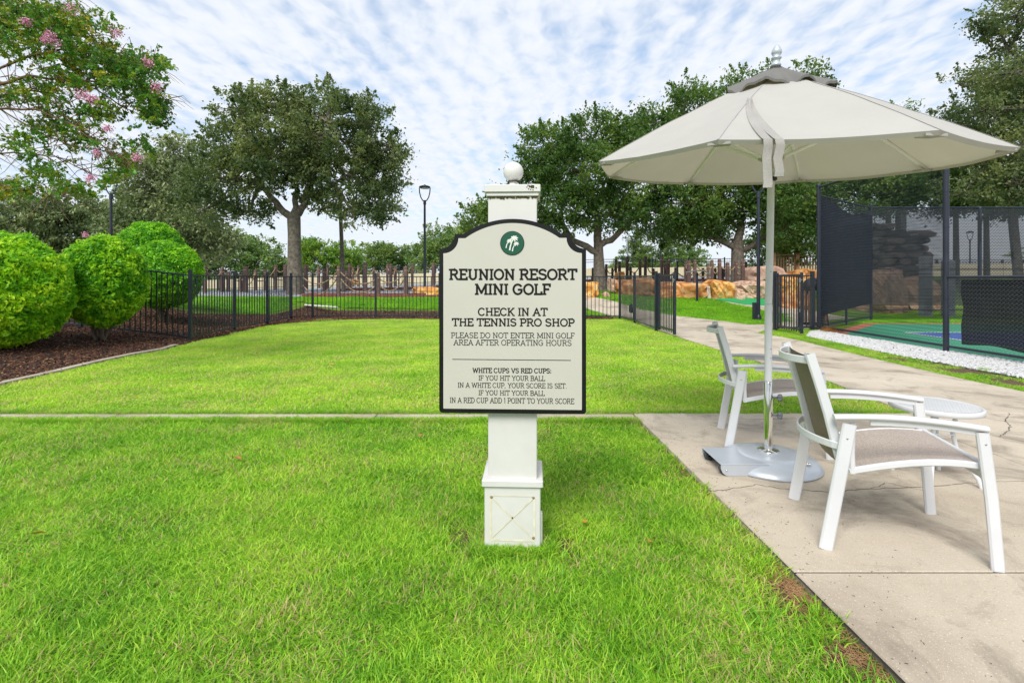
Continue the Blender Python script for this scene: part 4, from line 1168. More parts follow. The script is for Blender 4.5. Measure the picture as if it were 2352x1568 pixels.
# wheeled base
base = empty('umbrella_base', (UB.x, UB.y, PAT), 0, 'round grey metal umbrella base with wheels and a chrome sleeve', 'umbrella base')
mb = MB(); mb.lathe([(0.318, 0.001), (0.325, .006), (0.322, .016), (.300, .040), (.265, .058), (.222, .069), (.198, .073), (.190, .080), (.180, .083), (.10, .088), (0, .090)], n=64); mb.build('dome', M['base_silver'], base)
mb = MB(); mb.lathe([(.068, .088), (.070, .092), (.066, .096), (.035, .100), (.030, .104), (.028, .104)], n=32); mb.build('flange', M['chrome'], base)
mb = MB(); mb.lathe([(.0275, .095), (.0275, .555), (.0265, .558), (.0235, .558)], n=32); mb.build('sleeve', M['chrome'], base)
for z in (.335, .455):
    mb = MB(); mb.tube([(.02, -.018, z), (.052, -.03, z)], .007, 10)
    pr = []
    n = 30
    vs_ = []
    ax = Vector((.72, -.69, 0)).normalized(); sdv = Vector((-ax.y, ax.x, 0))
    for hgt_, sc2 in ((0, .8), (.006, 1), (.020, 1), (.026, .82)):
        for q in range(n):
            a = 2 * math.pi * q / n; rr_ = (.021 + .0042 * math.cos(5 * a)) * sc2
            vs_.append(Vector((.048, -.03, z)) + ax * hgt_ + sdv * (rr_ * math.cos(a)) + Vector((0, 0, rr_ * math.sin(a))))
    fs = [(i * n + q, i * n + (q + 1) % n, (i + 1) * n + (q + 1) % n, (i + 1) * n + q) for i in range(3) for q in range(n)] + [tuple(range(n - 1, -1, -1)), tuple(range(3 * n, 4 * n))]
    mb.add(vs_, fs, True); mb.build('knob', M['knob_grey'], base)
# wheel housing to the left
x0, x1 = -.41, -.16
ya, yb2 = -.215, .105
mb = MB()
mb.box(((x0 + x1 + .06) / 2, (ya + yb2) / 2, .072), (x1 - x0 + .06, yb2 - ya, .006), bev=.002)
for y in (ya + .003, yb2 - .003):
    ol = [(x0, .069), (x0, .045), (x0 + .012, .018), (x0 + .032, .004), (x0 + .05, .001), (x1 + .02, .001), (x1 + .08, .069)]
    mb.prism(ol[::-1], y - .003, y + .003, to=lambda a, b, c: (a, c, b))
mb.build('wheel_housing', M['base_silver'], base)
for y in (ya + .035, yb2 - .035):
    w = MB(); w.lathe([(.012, -.014), (.026, -.014), (.033, -.010), (.035, 0), (.033, .010), (.026, .014), (.012, .014)], (x0 + .034, y, .0355), 24, axis=(0, 1, 0)); w.build('wheel', M['rubber'], base)
mb = MB(); mb.lathe([(.007, 0), (.006, .003), (0, .005)], (x0 + .034, ya - .001, .036), 12, axis=(0, -1, 0)); mb.build('axle_bolt', M['chrome'], base)
mb = MB(); mb.tube([(.13, -.20, .073), (.165, -.212, .071)], .009, 8); mb.build('lock_pin', M['chrome'], base)

# ------------------------------------------------------------ chairs
def make_chair(label):
    ch = empty('armchair', (0, 0, 0), 0, label, 'chair', 'white sling armchairs on the patio')
    wm = M['white_metal']
    for s in (-1, 1):
        mb = MB(); mb.bar([(-.005, s * .272, 0), (.045, s * .272, .30), (.092, s * .272, .585)], .022, .058, up=(1, 0, 0), c=.3); mb.build('leg', wm, ch)
        mb = MB(); mb.bar([(.648, s * .272, 0), (.625, s * .272, .30), (.592, s * .272, .590)], .022, .048, up=(1, 0, 0), c=.3); mb.build('leg', wm, ch)
        pts = []
        for i in range(11):
            f = i / 10; pts.append((.028 + f * .582, s * .272, .603 + .026 * math.sin(math.pi * (.12 + .80 * f)) - .006 * f))
        oct_ = [(math.cos(a) * (.0135 if abs(math.cos(a)) > .5 else .0135), math.sin(a) * .021) for a in [2 * math.pi * q / 12 for q in range(12)]]
        mb = MB(); mb.tube(pts, 1.0, up=(0, 0, 1), sect=oct_); mb.build('armrest', wm, ch)
        mb = MB(); mb.bar([(.175 + q * .41 / 6, s * .268, .588 + .022 * math.sin(math.pi * (.3 + .62 * q / 6)) - .006) for q in range(7)], .008, .030, c=.2); mb.build('arm_plate', wm, ch)
        # side loop of the seat frame
        fr = [(.112, s * .245, .585), (.108, s * .245, .45), (.112, s * .245, .352)]
        mb = MB(); mb.bar(fr, .020, .026, up=(1, 0, 0), c=.3)
        mb.build('seat_upright', wm, ch)
        mb = MB(); mb.bar([(.100 + q * .50 / 8, s * .245, .360 + .078 * math.sin(math.pi * .5 * q / 8 * 1.18)) for q in range(9)], .018, .030, c=.3); mb.build('seat_rail', wm, ch)
        # back upright
        mb = MB(); mb.bar([(.085, s * .222, .355), (.052, s * .222, .48), (.020, s * .222, .62), (-.018, s * .222, .76), (-.058, s * .222, .895)], .022, .044, up=(1, 0, 0), c=.3); mb.build('back_upright', wm, ch)
        for u_, z_ in ((.080, .52), (.600, .54)):
            mb = MB(); mb.lathe([(.0045, 0), (.0035, .0015), (0, .002)], (u_, s * .2835, z_), 10, axis=(0, s, 0)); mb.build('screw', M['galv'], ch)
        mb = MB(); mb.box((-.0585, s * .222, .8975), (.036, .018, .003)); mb.build('end_cap', M['cap_tan'], ch)
    mb = MB(); NU, NV = 12, 6; vs_ = []
    for i in range(NU + 1):
        f = i / NU
        for j in range(NV + 1):
            g = j / NV * 2 - 1
            vs_.append((.105 + f * .50, g * .238, .372 + .078 * math.sin(math.pi * .5 * f * 1.18) - .010 * (1 - g * g) * math.sin(math.pi * f)))
    mb.add(vs_, [(i * (NV + 1) + j, (i + 1) * (NV + 1) + j, (i + 1) * (NV + 1) + j + 1, i * (NV + 1) + j + 1) for i in range(NU) for j in range(NV)], True)
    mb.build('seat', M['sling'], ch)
    mb = MB(); mb.tube([(.606, -.24, .446), (.606, .24, .446)], .011, 10); mb.build('front_bar', wm, ch)
    vs_ = []; mb = MB()
    prof_ = [(.088, .365), (.064, .45), (.040, .55), (.012, .66), (-.020, .78), (-.048, .875)]
    for u, z in prof_:
        for j in range(7):
            g = j / 6 * 2 - 1; vs_.append((u + .006 - .018 * (1 - g * g), g * .214, z))
    mb.add(vs_, [(i * 7 + j, i * 7 + j + 1, (i + 1) * 7 + j + 1, (i + 1) * 7 + j) for i in range(5) for j in range(6)], True)
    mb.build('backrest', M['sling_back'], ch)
    mb = MB(); mb.bar([(-.045 - .085 * math.cos(math.pi * .5 * g) ** .75 if abs(g) < 1 else -.045, g * .222, .862 - .006 * (1 - g * g)) for g in [q / 9 for q in range(-9, 10)]], .010, .036, c=.3); mb.build('back_hoop', wm, ch)
    mb = MB(); mb.bar([(.062 - .105 * math.cos(math.pi * .5 * g) ** .75 if abs(g) < 1 else .062, g * .262, .475) for g in [q / 9 for q in range(-9, 10)]], .010, .034, c=.3); mb.build('lower_hoop', wm, ch)
    mb = MB(); mb.bar([(.612, -.26, .395), (.612, .26, .395)], .012, .034, c=.3); mb.build('stretcher', wm, ch)
    mb = MB(); mb.bar([(.11, -.24, .365), (.11, .24, .365)], .018, .022, c=.3); mb.build('rear_bar', wm, ch)
    return ch
chair = make_chair('white armchair with taupe sling seat in front of the side table, nearest the camera')
chair.location = (1.535, 2.585, PAT); chair.rotation_euler = (0, 0, R(-15.8))
mb = MB(); mb.box((-.058, -.150, .872), (.006, .018, .026), bev=.002); mb.build('care_tag', M['blue_tag'], chair)
chair2 = copy_tree(chair)
for o in list(chair2.children):
    if o.name.startswith('care_tag'): bpy.data.objects.remove(o)
chair2['label'] = 'white sling armchair behind the umbrella pole, farther from the camera'
chair2.location = (1.672, 3.93, PAT); chair2.rotation_euler = (0, 0, R(-17.5))

# ------------------------------------------------------------ side table
tb = empty('side_table', (2.652, 3.14, PAT), R(8), 'small round white side table with a perforated top beside the near armchair', 'table')
RT, ZT = .236, .468
mb = MB(); mb.lathe([(RT - .022, ZT - .004), (RT - .020, ZT + .001), (RT - .004, ZT), (RT, ZT - .004), (RT, ZT - .030), (RT - .004, ZT - .032), (RT - .006, ZT - .030), (RT - .008, ZT - .006)], n=64); mb.build('rim', M['white_metal'], tb)
mb = MB(); step = .0225; wbar = .0150; k = int(RT / step) + 1
for q in range(-k, k + 1):
    c = q * step; h_ = (RT - .018) ** 2 - c * c
    if h_ <= 0: continue
    h_ = math.sqrt(h_)
    mb.box((c, 0, ZT - .003), (wbar, 2 * h_, .004)); mb.box((0, c, ZT - .0034), (2 * h_, wbar, .004))
mb.build('tabletop', M['white_metal'], tb)
for a in (45, 135, 225, 315):
    ca, sa = math.cos(R(a - 8)), math.sin(R(a - 8))
    mb = MB(); mb.tube([(ca * r_, sa * r_, z) for r_, z in ((.10, ZT - .008), (.095, .38), (.085, .30), (.10, .22), (.15, .13), (.20, .05), (.215, 0))], .0125, 10); mb.build('leg', M['white_metal'], tb)
mb = MB(); mb.lathe([(.092, .295), (.096, .300), (.092, .305), (.088, .300), (.092, .295)], n=24); mb.build('brace_ring', M['white_metal'], tb)

# ------------------------------------------------------------ black metal fences
def fence_mesh(w, d, h):
    mb = MB(); mb.box((0, 0, h / 2), (w, d, h))
    me = bpy.data.meshes.new('picket'); me.from_pydata(mb.v, [], mb.f); me.materials.append(M['fence_black']); return me
picket_me = fence_mesh(.018, .018, 1.30)
def fence_run(root, pts, posts, sp=.105, z_top=1.36, post_h=1.46, end_posts=(True, True), pw=.06, ground_=True):
    """pts: 2D polyline; one bay per segment; posts at every vertex listed"""
    rl = root.location
    gz = lambda p: (float(H(p[0], p[1])) if ground_ else 0.0)
    for i, p in enumerate(pts):
        if i not in posts: continue
        mb = MB(); z = gz(p)
        mb.box((p[0], p[1], z + post_h / 2 - .02), (pw, pw, post_h + .04), posts[i]); mb.box((p[0], p[1], z + post_h + .006), (pw + .012, pw + .012, .016), posts[i], bev=.005)
        mb.build('post', M['fence_black'], root, rl)
    for a, b in zip(pts[:-1], pts[1:]):
        a = Vector(a); b = Vector(b); d = b - a; L = d.length; ang = math.atan2(d.y, d.x)
        za, zb_ = gz(a), gz(b)
        t = d.normalized() * pw / 2
        for zr in (.09, z_top):
            mb = MB(); mb.bar([(a.x + t.x, a.y + t.y, za + zr), (b.x - t.x, b.y - t.y, zb_ + zr)], .028, .030, c=.12); mb.build('rail', M['fence_black'], root, rl)
        n = max(2, round((L - pw) / sp))
        for q in range(1, n):
            f = q / n; p = a + t + (d - 2 * t) * f; z = za + (zb_ - za) * f
            o = link('picket', picket_me, root); o.location = (p.x - rl.x, p.y - rl.y, z + .075 - rl.z); o.rotation_euler = (0, 0, ang)
C0 = (-6.62, 10.3)
f1 = empty('metal_fence', (-9.0, 10.45, 0), 0, 'black metal picket fence bay running left from the corner post behind the clipped shrubs', 'fence', 'black metal picket fencing')
fence_run(f1, [C0, (-9.0, 10.45), (-11.4, 10.6)], {1: 0, 2: 0}, .115)
f2 = empty('metal_fence', (C0[0], C0[1], 0), 0, 'black metal picket fence receding along the mulch bed on the left of the lawn', 'fence', 'black metal picket fencing')
fence_run(f2, [C0, (-6.88, 12.42), (-6.84, 14.0), (-6.99, 15.85)], {0: 0, 1: 0, 2: 0, 3: 0}, .13)
f3 = empty('metal_fence', (-6.5, 16.3, 0), 0, 'long black metal picket fence along the back of the lawn, passing behind the sign', 'fence', 'black metal picket fencing')
fence_run(f3, [(-6.99, 15.85), (-6.50, 16.32), (-4.47, 16.42), (-2.37, 16.35), (-.42, 16.25), (1.52, 16.15), (3.46, 16.1)], {1: 0, 2: 0, 3: 0, 4: 0, 5: 0}, .123)
f4 = empty('metal_fence', (3.46, 16.1, 0), 0, 'black metal picket fence beside the path, between the back fence and the open gate', 'fence', 'black metal picket fencing')
fence_run(f4, [(3.46, 16.1), (3.55, 14.5), (3.50, 12.15)], {0: 0, 1: 0, 2: 0}, .13)
mb = MB(); mb.lathe([(.0, -.02), (.14, -.02), (.15, 0), (.14, .02), (0, .02)], (3.62 - 3.46, 15.2 - 16.1, .36), 20, axis=(1, .1, 0)); mb.build('round_plate', M['fence_black'], f4)
f5 = empty('metal_fence', (7.44, 12.4, 0), 0, 'short black metal picket fence between the right gate and the tall chain-link fence', 'fence', 'black metal picket fencing')
fence_run(f5, [(6.47, 12.32), (7.44, 12.40)], {0: 0, 1: 0}, .108, pw=.075)
def gate(loc, rz, L, label):
    g = empty('gate', loc, rz, label, 'gate', 'open black metal gate leaves')
    for x in (0, L):
        mb = MB(); mb.box((x, 0, .72), (.05, .05, 1.36), bev=.004); mb.build('stile', M['fence_black'], g)
    for z in (.12, 1.34):
        mb = MB(); mb.box((L / 2, 0, z), (L - .05, .03, .035)); mb.build('rail', M['fence_black'], g)
    n = round(L / .105)
    for q in range(1, n):
        o = link('picket', picket_me, g); o.location = (L * q / n, 0, .06)
    for z in (.35, 1.18):
        mb = MB(); mb.box((-.05, 0, z), (.07, .03, .07), bev=.006); mb.build('hinge', M['fence_black'], g)
    mb = MB(); mb.box((L - .005, -.036, 1.22), (.045, .022, .09), bev=.004); mb.box((L + .045, -.036, 1.235), (.07, .012, .02)); mb.build('latch', M['galv'], g)
    mb = MB(); mb.tube([(L + .012, -.035, .04), (L + .012, -.035, .55)], .009, 8); mb.box((L + .012, -.03, .45), (.04, .02, .12)); mb.build('drop_bolt', M['fence_black'], g)
    return g
gate((3.53, 12.02, 0), R(-88), 1.05, 'open black gate leaf on the left side of the path, swung out beside the lawn')
gate((6.47, 12.20, 0), R(-91), 1.05, 'open black gate leaf right of the path, in front of the chain-link fence')

# far fence behind the course with very many thin pickets, and the pale wall behind it
FFY = 33.5
ff = empty('far_fence', (0, FFY, 0), 0, 'long thin black picket fence at the back of the course before the pale wall', 'fence')
FZ = lambda x: float(H(x, FFY)) + .0
xs = np.arange(-24.5, 17.0, .155)
V = []; F = []
for x in xs:
    z0 = FZ(x) + .06; b = len(V)
    for z in (z0, z0 + 1.22):
        for dx, dy in ((-.011, -.011), (.011, -.011), (.011, .011), (-.011, .011)): V.append((x, dy, z))
    for k in range(4): F.append((b + k, b + (k + 1) % 4, b + 4 + (k + 1) % 4, b + 4 + k))
o = link('picket_row', np_mesh('picket_row', V, F, M['fence_black']), ff); o['kind'] = 'stuff'
for zz_ in (.12, 1.05, 1.22):
    mb = MB(); mb.bar([(x, 0, FZ(x) + zz_) for x in np.arange(-24.5, 17.1, 2.0)], .03, .035); mb.build('rail', M['fence_black'], ff)
for x in np.arange(-24.5, 17.1, 2.42):
    mb = MB(); mb.box((x, 0, FZ(x) + .66), (.07, .07, 1.34)); mb.build('post', M['fence_black'], ff)
wl_ = empty('pale_wall', (0, 38, 0), 0, 'long low cream concrete wall behind the far fence', 'wall')
top_px = [(300, 648), (465, 643.7), (740, 633), (1009, 627), (1320, 617), (1740, 611), (2110, 606), (2500, 604)]
pts = [W(x, y, 38) for x, y in top_px]
for a, b in zip(pts[:-1], pts[1:]):
    n = max(1, int((b - a).length / 6))
    for q in range(n):
        p = a + (b - a) * (q / n); r_ = a + (b - a) * ((q + 1) / n)
        mb = MB(); mb.add([(p.x + .02, 38, p.z - 1.6), (r_.x - .02, 38, r_.z - 1.6), (r_.x - .02, 38, r_.z), (p.x + .02, 38, p.z), (p.x + .02, 38.3, p.z - 1.6), (r_.x - .02, 38.3, r_.z - 1.6), (r_.x - .02, 38.3, r_.z), (p.x + .02, 38.3, p.z)],
                     [(0, 1, 2, 3), (5, 4, 7, 6), (3, 2, 6, 7), (1, 5, 6, 2), (4, 0, 3, 7)])
        mb.build('wall_panel', M['wall_cream'], wl_, (0, 38, 0))
# ------------------------------------------------------------ rope-strung wooden posts
ORD = ['first', 'second', 'third', 'fourth', 'fifth', 'sixth', 'seventh', 'eighth', 'ninth', 'tenth', 'eleventh', 'twelfth', 'thirteenth', 'fourteenth', 'fifteenth', 'sixteenth', 'seventeenth', 'eighteenth', 'nineteenth', 'twentieth', 'twenty-first', 'twenty-second', 'twenty-third']
L4 = [(160, 228, 465, 28), (313, 250, 455, 32), (367, 275, 452, 28), (480, 305, 455, 25), (520, 232, 462, 35), (608, 262, 430, 25), (690, 262, 420, 22), (785, 218, 432, 25), (870, 218, 432, 28), (960, 213, 488, 30), (993, 262, 395, 22), (1050, 215, 435, 26), (1165, 235, 390, 20), (1215, 252, 458, 28), (1242, 218, 428, 22), (1340, 228, 505, 28), (1408, 275, 395, 20), (1437, 208, 410, 24), (1470, 240, 375, 18), (1515, 225, 375, 18), (1576, 198, 472, 30), (1650, 240, 375, 20), (1690, 295, 510, 25), (1770, 215, 380, 20), (1800, 212, 405, 24), (1840, 235, 390, 30), (1935, 232, 515, 35), (1990, 208, 400, 24), (2176, 202, 390, 25)]
L7 = [(172, 362, 440, 16), (250, 290, 450, 24), (290, 330, 445, 18), (345, 365, 440, 14), (375, 290, 445, 16), (408, 305, 440, 22), (475, 262, 440, 22), (505, 355, 430, 14), (590, 303, 430, 24), (635, 262, 430, 22), (706, 370, 430, 12), (780, 268, 418, 20), (808, 330, 420, 20), (836, 297, 415, 26), (902, 360, 455, 16), (992, 308, 460, 18), (1020, 300, 485, 28), (1073, 288, 490, 24), (1143, 365, 450, 16), (1190, 322, 490, 24), (1224, 292, 480, 22), (1250, 370, 445, 12), (1289, 287, 480, 26), (1317, 365, 445, 14), (1360, 315, 468, 26), (1435, 298, 485, 22), (1495, 305, 525, 28), (1520, 310, 440, 14), (1552, 355, 435, 20)]
PL = []
for side, src, xo, yo in (('left', L4, 428.75, 551.25), ('right', L7, 1316.9, 520.6)):
    for cx, t, b, w in src:
        x, yt, yb_, wp = xo + .2604 * cx, yo + .2604 * t, yo + .2604 * b, w * .2604
        if side == 'left': Y = 19.8 + (510 - b) * .092 if b < 500 else 20.0
        else: Y = (23.4 if b >= 460 else 26.2 if b >= 430 else 30.0) + max(0, (24 - w)) * .08
        wid = wp * Y / FPX
        PL.append(dict(b=b, side=side, x=x, Y=Y, X=(x - CX) * Y / FPX, zt=EYE + (HY - yt) * Y / FPX, w=min(.17, max(.11, wid * .88))))
rows = {}
for p in PL:
    b_ = p['b']
    if p['side'] == 'left': p['row'] = 'front' if b_ >= 485 else 'middle' if b_ >= 425 else 'back'
    else: p['row'] = 'front' if b_ >= 460 else 'middle' if b_ >= 430 else 'back'
    rows.setdefault((p['side'], p['row']), []).append(p)
for (side, row), L in rows.items():
    L.sort(key=lambda p: p['X'])
    prev = None
    for i, p in enumerate(L):
        gz = float(H(p['X'], p['Y'])) - .05
        z1 = max(p['zt'], gz + .75)
        where = f'{ORD[i]} from left in the {row} row {side} of sign'
        pr = empty('rope_post', (p['X'], p['Y'], gz), rnd.uniform(-.3, .3), f'dark brown rope post, {where}', 'post', 'brown wooden posts strung with rope')
        mb = MB(); w = p['w']; h = z1 - gz
        mb.tube([(0, 0, 0), (rnd.uniform(-.01, .01), 0, h - .05), (0, 0, h - .015), (0, 0, h)], [w / 2 * 1.15, w / 2 * 1.15, w / 2 * 1.0, w / 2 * .8], sect=[(1, .8), (.8, 1), (-.8, 1), (-1, .8), (-1, -.8), (-.8, -1), (.8, -1), (1, -.8)], smooth=False, up=(1, 0, 0))
        mb.build('shaft', M['post_brown'], pr)
        mb = MB(); zr = h - .17
        mb.lathe([(w * .66, zr - .02), (w * .72, zr), (w * .66, zr + .02), (w * .5, zr)], (0, 0, 0), 12); mb.build('rope_loop', M['rope'], pr)
        p['top'] = Vector((p['X'], p['Y'], gz + zr))
        if prev is not None:
            d = (p['top'] - prev['top']); Ld = Vector((d.x, d.y)).length
            if Ld < 7.5:
                sag = min(.62, .14 + .15 * Ld * rnd.uniform(.8, 1.2))
                for kk in range(2 if (row == 'front' and rnd.random() < .6) else 1):
                    q0 = prev['top'] - Vector((0, 0, .22 * kk)); q1 = p['top'] - Vector((0, 0, .22 * kk))
                    pts = [q0.lerp(q1, f / 12) - Vector((0, 0, 1)) * sag * (1 + .35 * kk) * 4 * (f / 12) * (1 - f / 12) for f in range(13)]
                    mb = MB(); mb.tube(pts, .026, 6)
                    o = mb.build('rope', M['rope'], None, off=tuple(pts[6])); o.location = pts[6]
                    nm = 'upper' if kk == 0 else 'lower'
                    tag(o, f'{nm} tan rope reaching the {ORD[i]} post from left, {row} row {side} of sign', 'rope', 'ropes sagging between the brown wooden posts')
        prev = p

# ------------------------------------------------------------ boulders
def rock_mesh(name, dims, seed, mat, facets=16, rough=.10, sub=3, boxy=.3):
    r = np.random.default_rng(seed)
    bm = bmesh.new(); bmesh.ops.create_icosphere(bm, subdivisions=sub, radius=1)
    N = r.normal(size=(facets, 3)); N[:, 2] *= .7; N /= np.linalg.norm(N, axis=1)[:, None]; D = r.uniform(.68, 1.0, facets)
    ax6 = np.array([[1, 0, 0], [-1, 0, 0], [0, 1, 0], [0, -1, 0], [0, 0, 1], [0, 0, -1]]) + r.normal(size=(6, 3)) * .16; ax6 /= np.linalg.norm(ax6, axis=1)[:, None]
    N = np.concatenate([N, ax6]); D = np.concatenate([D * .25 + .80, r.uniform(.66, .78, 6)])
    so = r.uniform(0, 50, 3)
    for v in bm.verts:
        d = np.array(v.co); k = N @ d
        with np.errstate(divide='ignore'):
            rad = np.min(np.where(k > .05, D / np.maximum(k, .05), 9))
        rad = min(rad, 1.25)
        q = Vector(d * 1.7) + Vector(so)
        n1 = mnoise.noise(q) * rough * 1.2 + mnoise.noise(q * 3.1) * rough * .45 + mnoise.noise(q * 8) * rough * .12
        rd = mnoise.noise(q * 1.4 + Vector((9, 2, 1))); n1 -= max(0, .08 - abs(rd)) * .8
        v.co = Vector(d) * (rad + n1)
    P = np.array([v.co for v in bm.verts]); mn, mx = P.min(0), P.max(0)
    for v in bm.verts:
        v.co = Vector(((v.co[i] - (mn[i] + mx[i]) / 2) / (mx[i] - mn[i]) * dims[i]) for i in range(3))
    me = bpy.data.meshes.new(name); bm.to_mesh(me); bm.free()
    me.materials.append(mat)
    me.polygons.foreach_set('use_smooth', np.zeros(len(me.polygons), bool))
    return me
def boulder(px0, px1, pt, pb, Y, depth, mat, seed, label, name='boulder', facets=16, rz=0.0, sink=.12, rough=.10):
    k = Y / FPX; X = ((px0 + px1) / 2 - CX) * k; w = (px1 - px0) * k * 1.07
    zt = EYE + (HY - pt) * k; zb_ = EYE + (HY - pb) * k - sink
    me = rock_mesh(name, (w, depth, zt - zb_), seed, mat, facets, rough)
    o = link(name, me); o.location = (X, Y + depth * .35, (zt + zb_) / 2); o.rotation_euler = (0, 0, rz)
    return tag(o, label, 'boulder', 'boulders on the mini golf course')
o4 = lambda cx: 1316.9 + .2604 * cx
q4 = lambda cy: 520.6 + .2604 * cy
boulder(1300, 1380, q4(470), q4(665), 19.8, 1.2, M['rock_gold'], 1, 'yellow block boulder with brown stripes just right of the sign', facets=10)
boulder(o4(258), o4(322), q4(575), q4(680), 19.9, .5, M['rock_sand'], 2, 'small pinkish stone beside the path, right of the striped block boulder')
boulder(o4(318), o4(405), q4(455), q4(572), 21.5, .9, M['rock_pink'], 3, 'pale jagged boulder rising behind the small pinkish stone')
boulder(o4(375), o4(455), q4(395), q4(450), 25.5, .9, M['rock_gold'], 4, 'small orange boulder among the posts behind the pale jagged boulder')
boulder(o4(400), o4(760), q4(445), q4(612), 21.0, 1.6, M['rock_orange'], 5, 'wide reddish boulder seen through the fence left of the gate')
boulder(o4(740), o4(1190), q4(484), q4(648), 20.9, 1.6, M['rock_orange'], 6, 'long orange boulder on the grass rise behind the sign stand', facets=14)
boulder(o4(1178), o4(1216), q4(512), q4(648), 20.9, .5, M['rock_white'], 7, 'narrow upright whitish stone wedged between two big boulders', facets=9, rough=.05)
boulder(o4(1206), o4(1462), q4(466), q4(662), 20.7, 1.5, M['rock_gold'], 8, 'tall golden boulder in the middle of the row, right of the narrow white stone', facets=12)
boulder(o4(1440), o4(1520), q4(540), q4(660), 20.6, .7, M['rock_pink'], 9, 'small pale streaked rock at the foot of the golden boulder')
boulder(o4(1485), o4(1770), q4(474), q4(656), 21.2, 1.8, M['rock_pink'], 10, 'pink and white streaked boulder behind the dark lamp post', facets=12)
boulder(o4(1562), o4(1885), q4(338), q4(505), 23.5, 2.2, M['rock_sand'], 11, 'large smooth pinkish boulder on top of the rise behind the umbrella pole', facets=22, rough=.05)
boulder(o4(1800), o4(2110), q4(438), q4(592), 21.6, 1.4, M['rock_gold'], 12, 'sloping golden boulder above the green ramp, behind the right gate', facets=10)
boulder(o4(1950), o4(2210), q4(368), q4(505), 23.0, 1.6, M['rock_orange'], 13, 'reddish flat-topped boulder below the wooden railing', facets=12)
boulder(o4(1815), o4(2140), q4(578), q4(705), 19.3, 1.1, M['rock_orange'], 14, 'rusty dark orange boulder under the green ramp beside the gate', facets=10)
boulder(941, 1020, 658, 688, 20.6, 1.2, M['rock_gold'], 15, 'low golden boulder behind the back fence just left of the sign')
boulder(805, 822, 641, 650, 28, .6, M['rock_gold'], 16, 'small golden rock far back among the posts, left of the sign')
boulder(1990, 2100, 612, 742, 18.6, 2.4, M['rock_brown'], 17, 'brown boulder seen through the back screen of the court, left of the grey post')
boulder(2085, 2175, 628, 735, 19.4, 2.0, M['rock_brown'], 18, 'lower brown boulder seen through the court screen, behind the chain-link post', facets=14)
# stacked dark stone wall behind the court
sw = empty('stone_wall', (16.2, 21.0, .4), 0, 'dark wall of stacked flat stones behind the court screen', 'rock wall')
stone_me = [rock_mesh('stone', (1, 1, 1), 70 + i, M['rock_dark'], 9, .05, 2) for i in range(4)]
rs = random.Random(4)
for lv in range(11):
    z = EYE + (HY - 690) * 21 / FPX + lv * .29
    xa = 1900 + rs.uniform(-10, 6) + (max(0, lv - 8) * 26); xb = 2098 + rs.uniform(-14, 14) + (10 if lv > 5 else 0) - (0 if lv < 10 else 70)
    x = (xa - CX) * 21 / FPX; xe = (xb - CX) * 21 / FPX
    while x < xe:
        w = min(rs.uniform(.55, 1.1), xe - x + .1)
        o = link('stone', stone_me[rs.randrange(4)], sw); o.location = (x + w / 2 - 16.2, rs.uniform(-.12, .12), z - .4 + .14); o.scale = (w * 1.08, 1.2, .35); o.rotation_euler = (0, rs.uniform(-.03, .03), rs.uniform(-.1, .1))
        x += w
o = link('fern', None) if False else None

# ------------------------------------------------------------ chain-link fences of the court
def chain_mesh(A, B, z0, z1, pitch, r=.0022, name='wire_mesh', mt='chain'):
    A = np.array(A, float); B = np.array(B, float); L = np.linalg.norm(B - A); d = (B - A) / L; nrm = np.array([-d[1], d[0]])
    nx_ = int(L / pitch); nz = int((z1 - z0) / (pitch / 2))
    sect = [(math.cos(a), math.sin(a)) for a in (0.5, 2.6, 4.7)]
    V = []; F = []
    i = np.arange(nx_)[:, None]; k = np.arange(nz + 1)[None, :]
    x = (i + .5) * pitch + np.where((k + i * 0) % 2 == 0, -.5, .5) * pitch * 1.06
    z = z0 + k * pitch / 2 + 0 * i
    off_ = np.where(k % 2 == 0, -1, 1) * .003 + 0 * i
    n = nx_ * (nz + 1)
    P = np.zeros((nx_, nz + 1, 3, 3))
    for q, (a, b) in enumerate(sect):
        P[:, :, q, 0] = A[0] + d[0] * (x + a * r) + nrm[0] * (off_ + b * r)
        P[:, :, q, 1] = A[1] + d[1] * (x + a * r) + nrm[1] * (off_ + b * r)
        P[:, :, q, 2] = z + b * r * .5
    V = P.reshape(-1, 3)
    ix = np.arange(n).reshape(nx_, nz + 1)
    a = ix[:, :-1].ravel(); b = ix[:, 1:].ravel(); Fs = []
    for q in range(3):
        p = (q + 1) % 3
        Fs.append(np.stack([a * 3 + q, a * 3 + p, b * 3 + p, b * 3 + q], 1))
    return np_mesh(name, V, np.concatenate(Fs), M[mt])
cl = empty('chain_link_fence', (7.6, 12.5, 0), 0, 'tall black chain-link fence round the court with dark windscreens', 'fence')
cr = tuple(cl.location)
FP = [(7.60, 3.4), (7.56, 8.72), (7.66, 12.5), (10.9, 15.2), (26.0, 15.2)]
def cpost(p, h, r_=.042):
    mb = MB(); mb.tube([(p[0], p[1], 0), (p[0], p[1], h)], r_, 14); mb.lathe([(r_ * 1.08, -.02), (r_ * 1.1, .0), (r_ * .7, .03), (0, .04)], (p[0], p[1], h), 14)
    for z in np.arange(.3, h, .62): mb.lathe([(r_ + .004, -.012), (r_ + .006, 0), (r_ + .004, .012)], (p[0], p[1], z), 14)
    mb.build('post', M['lamp_black'], cl, cr)
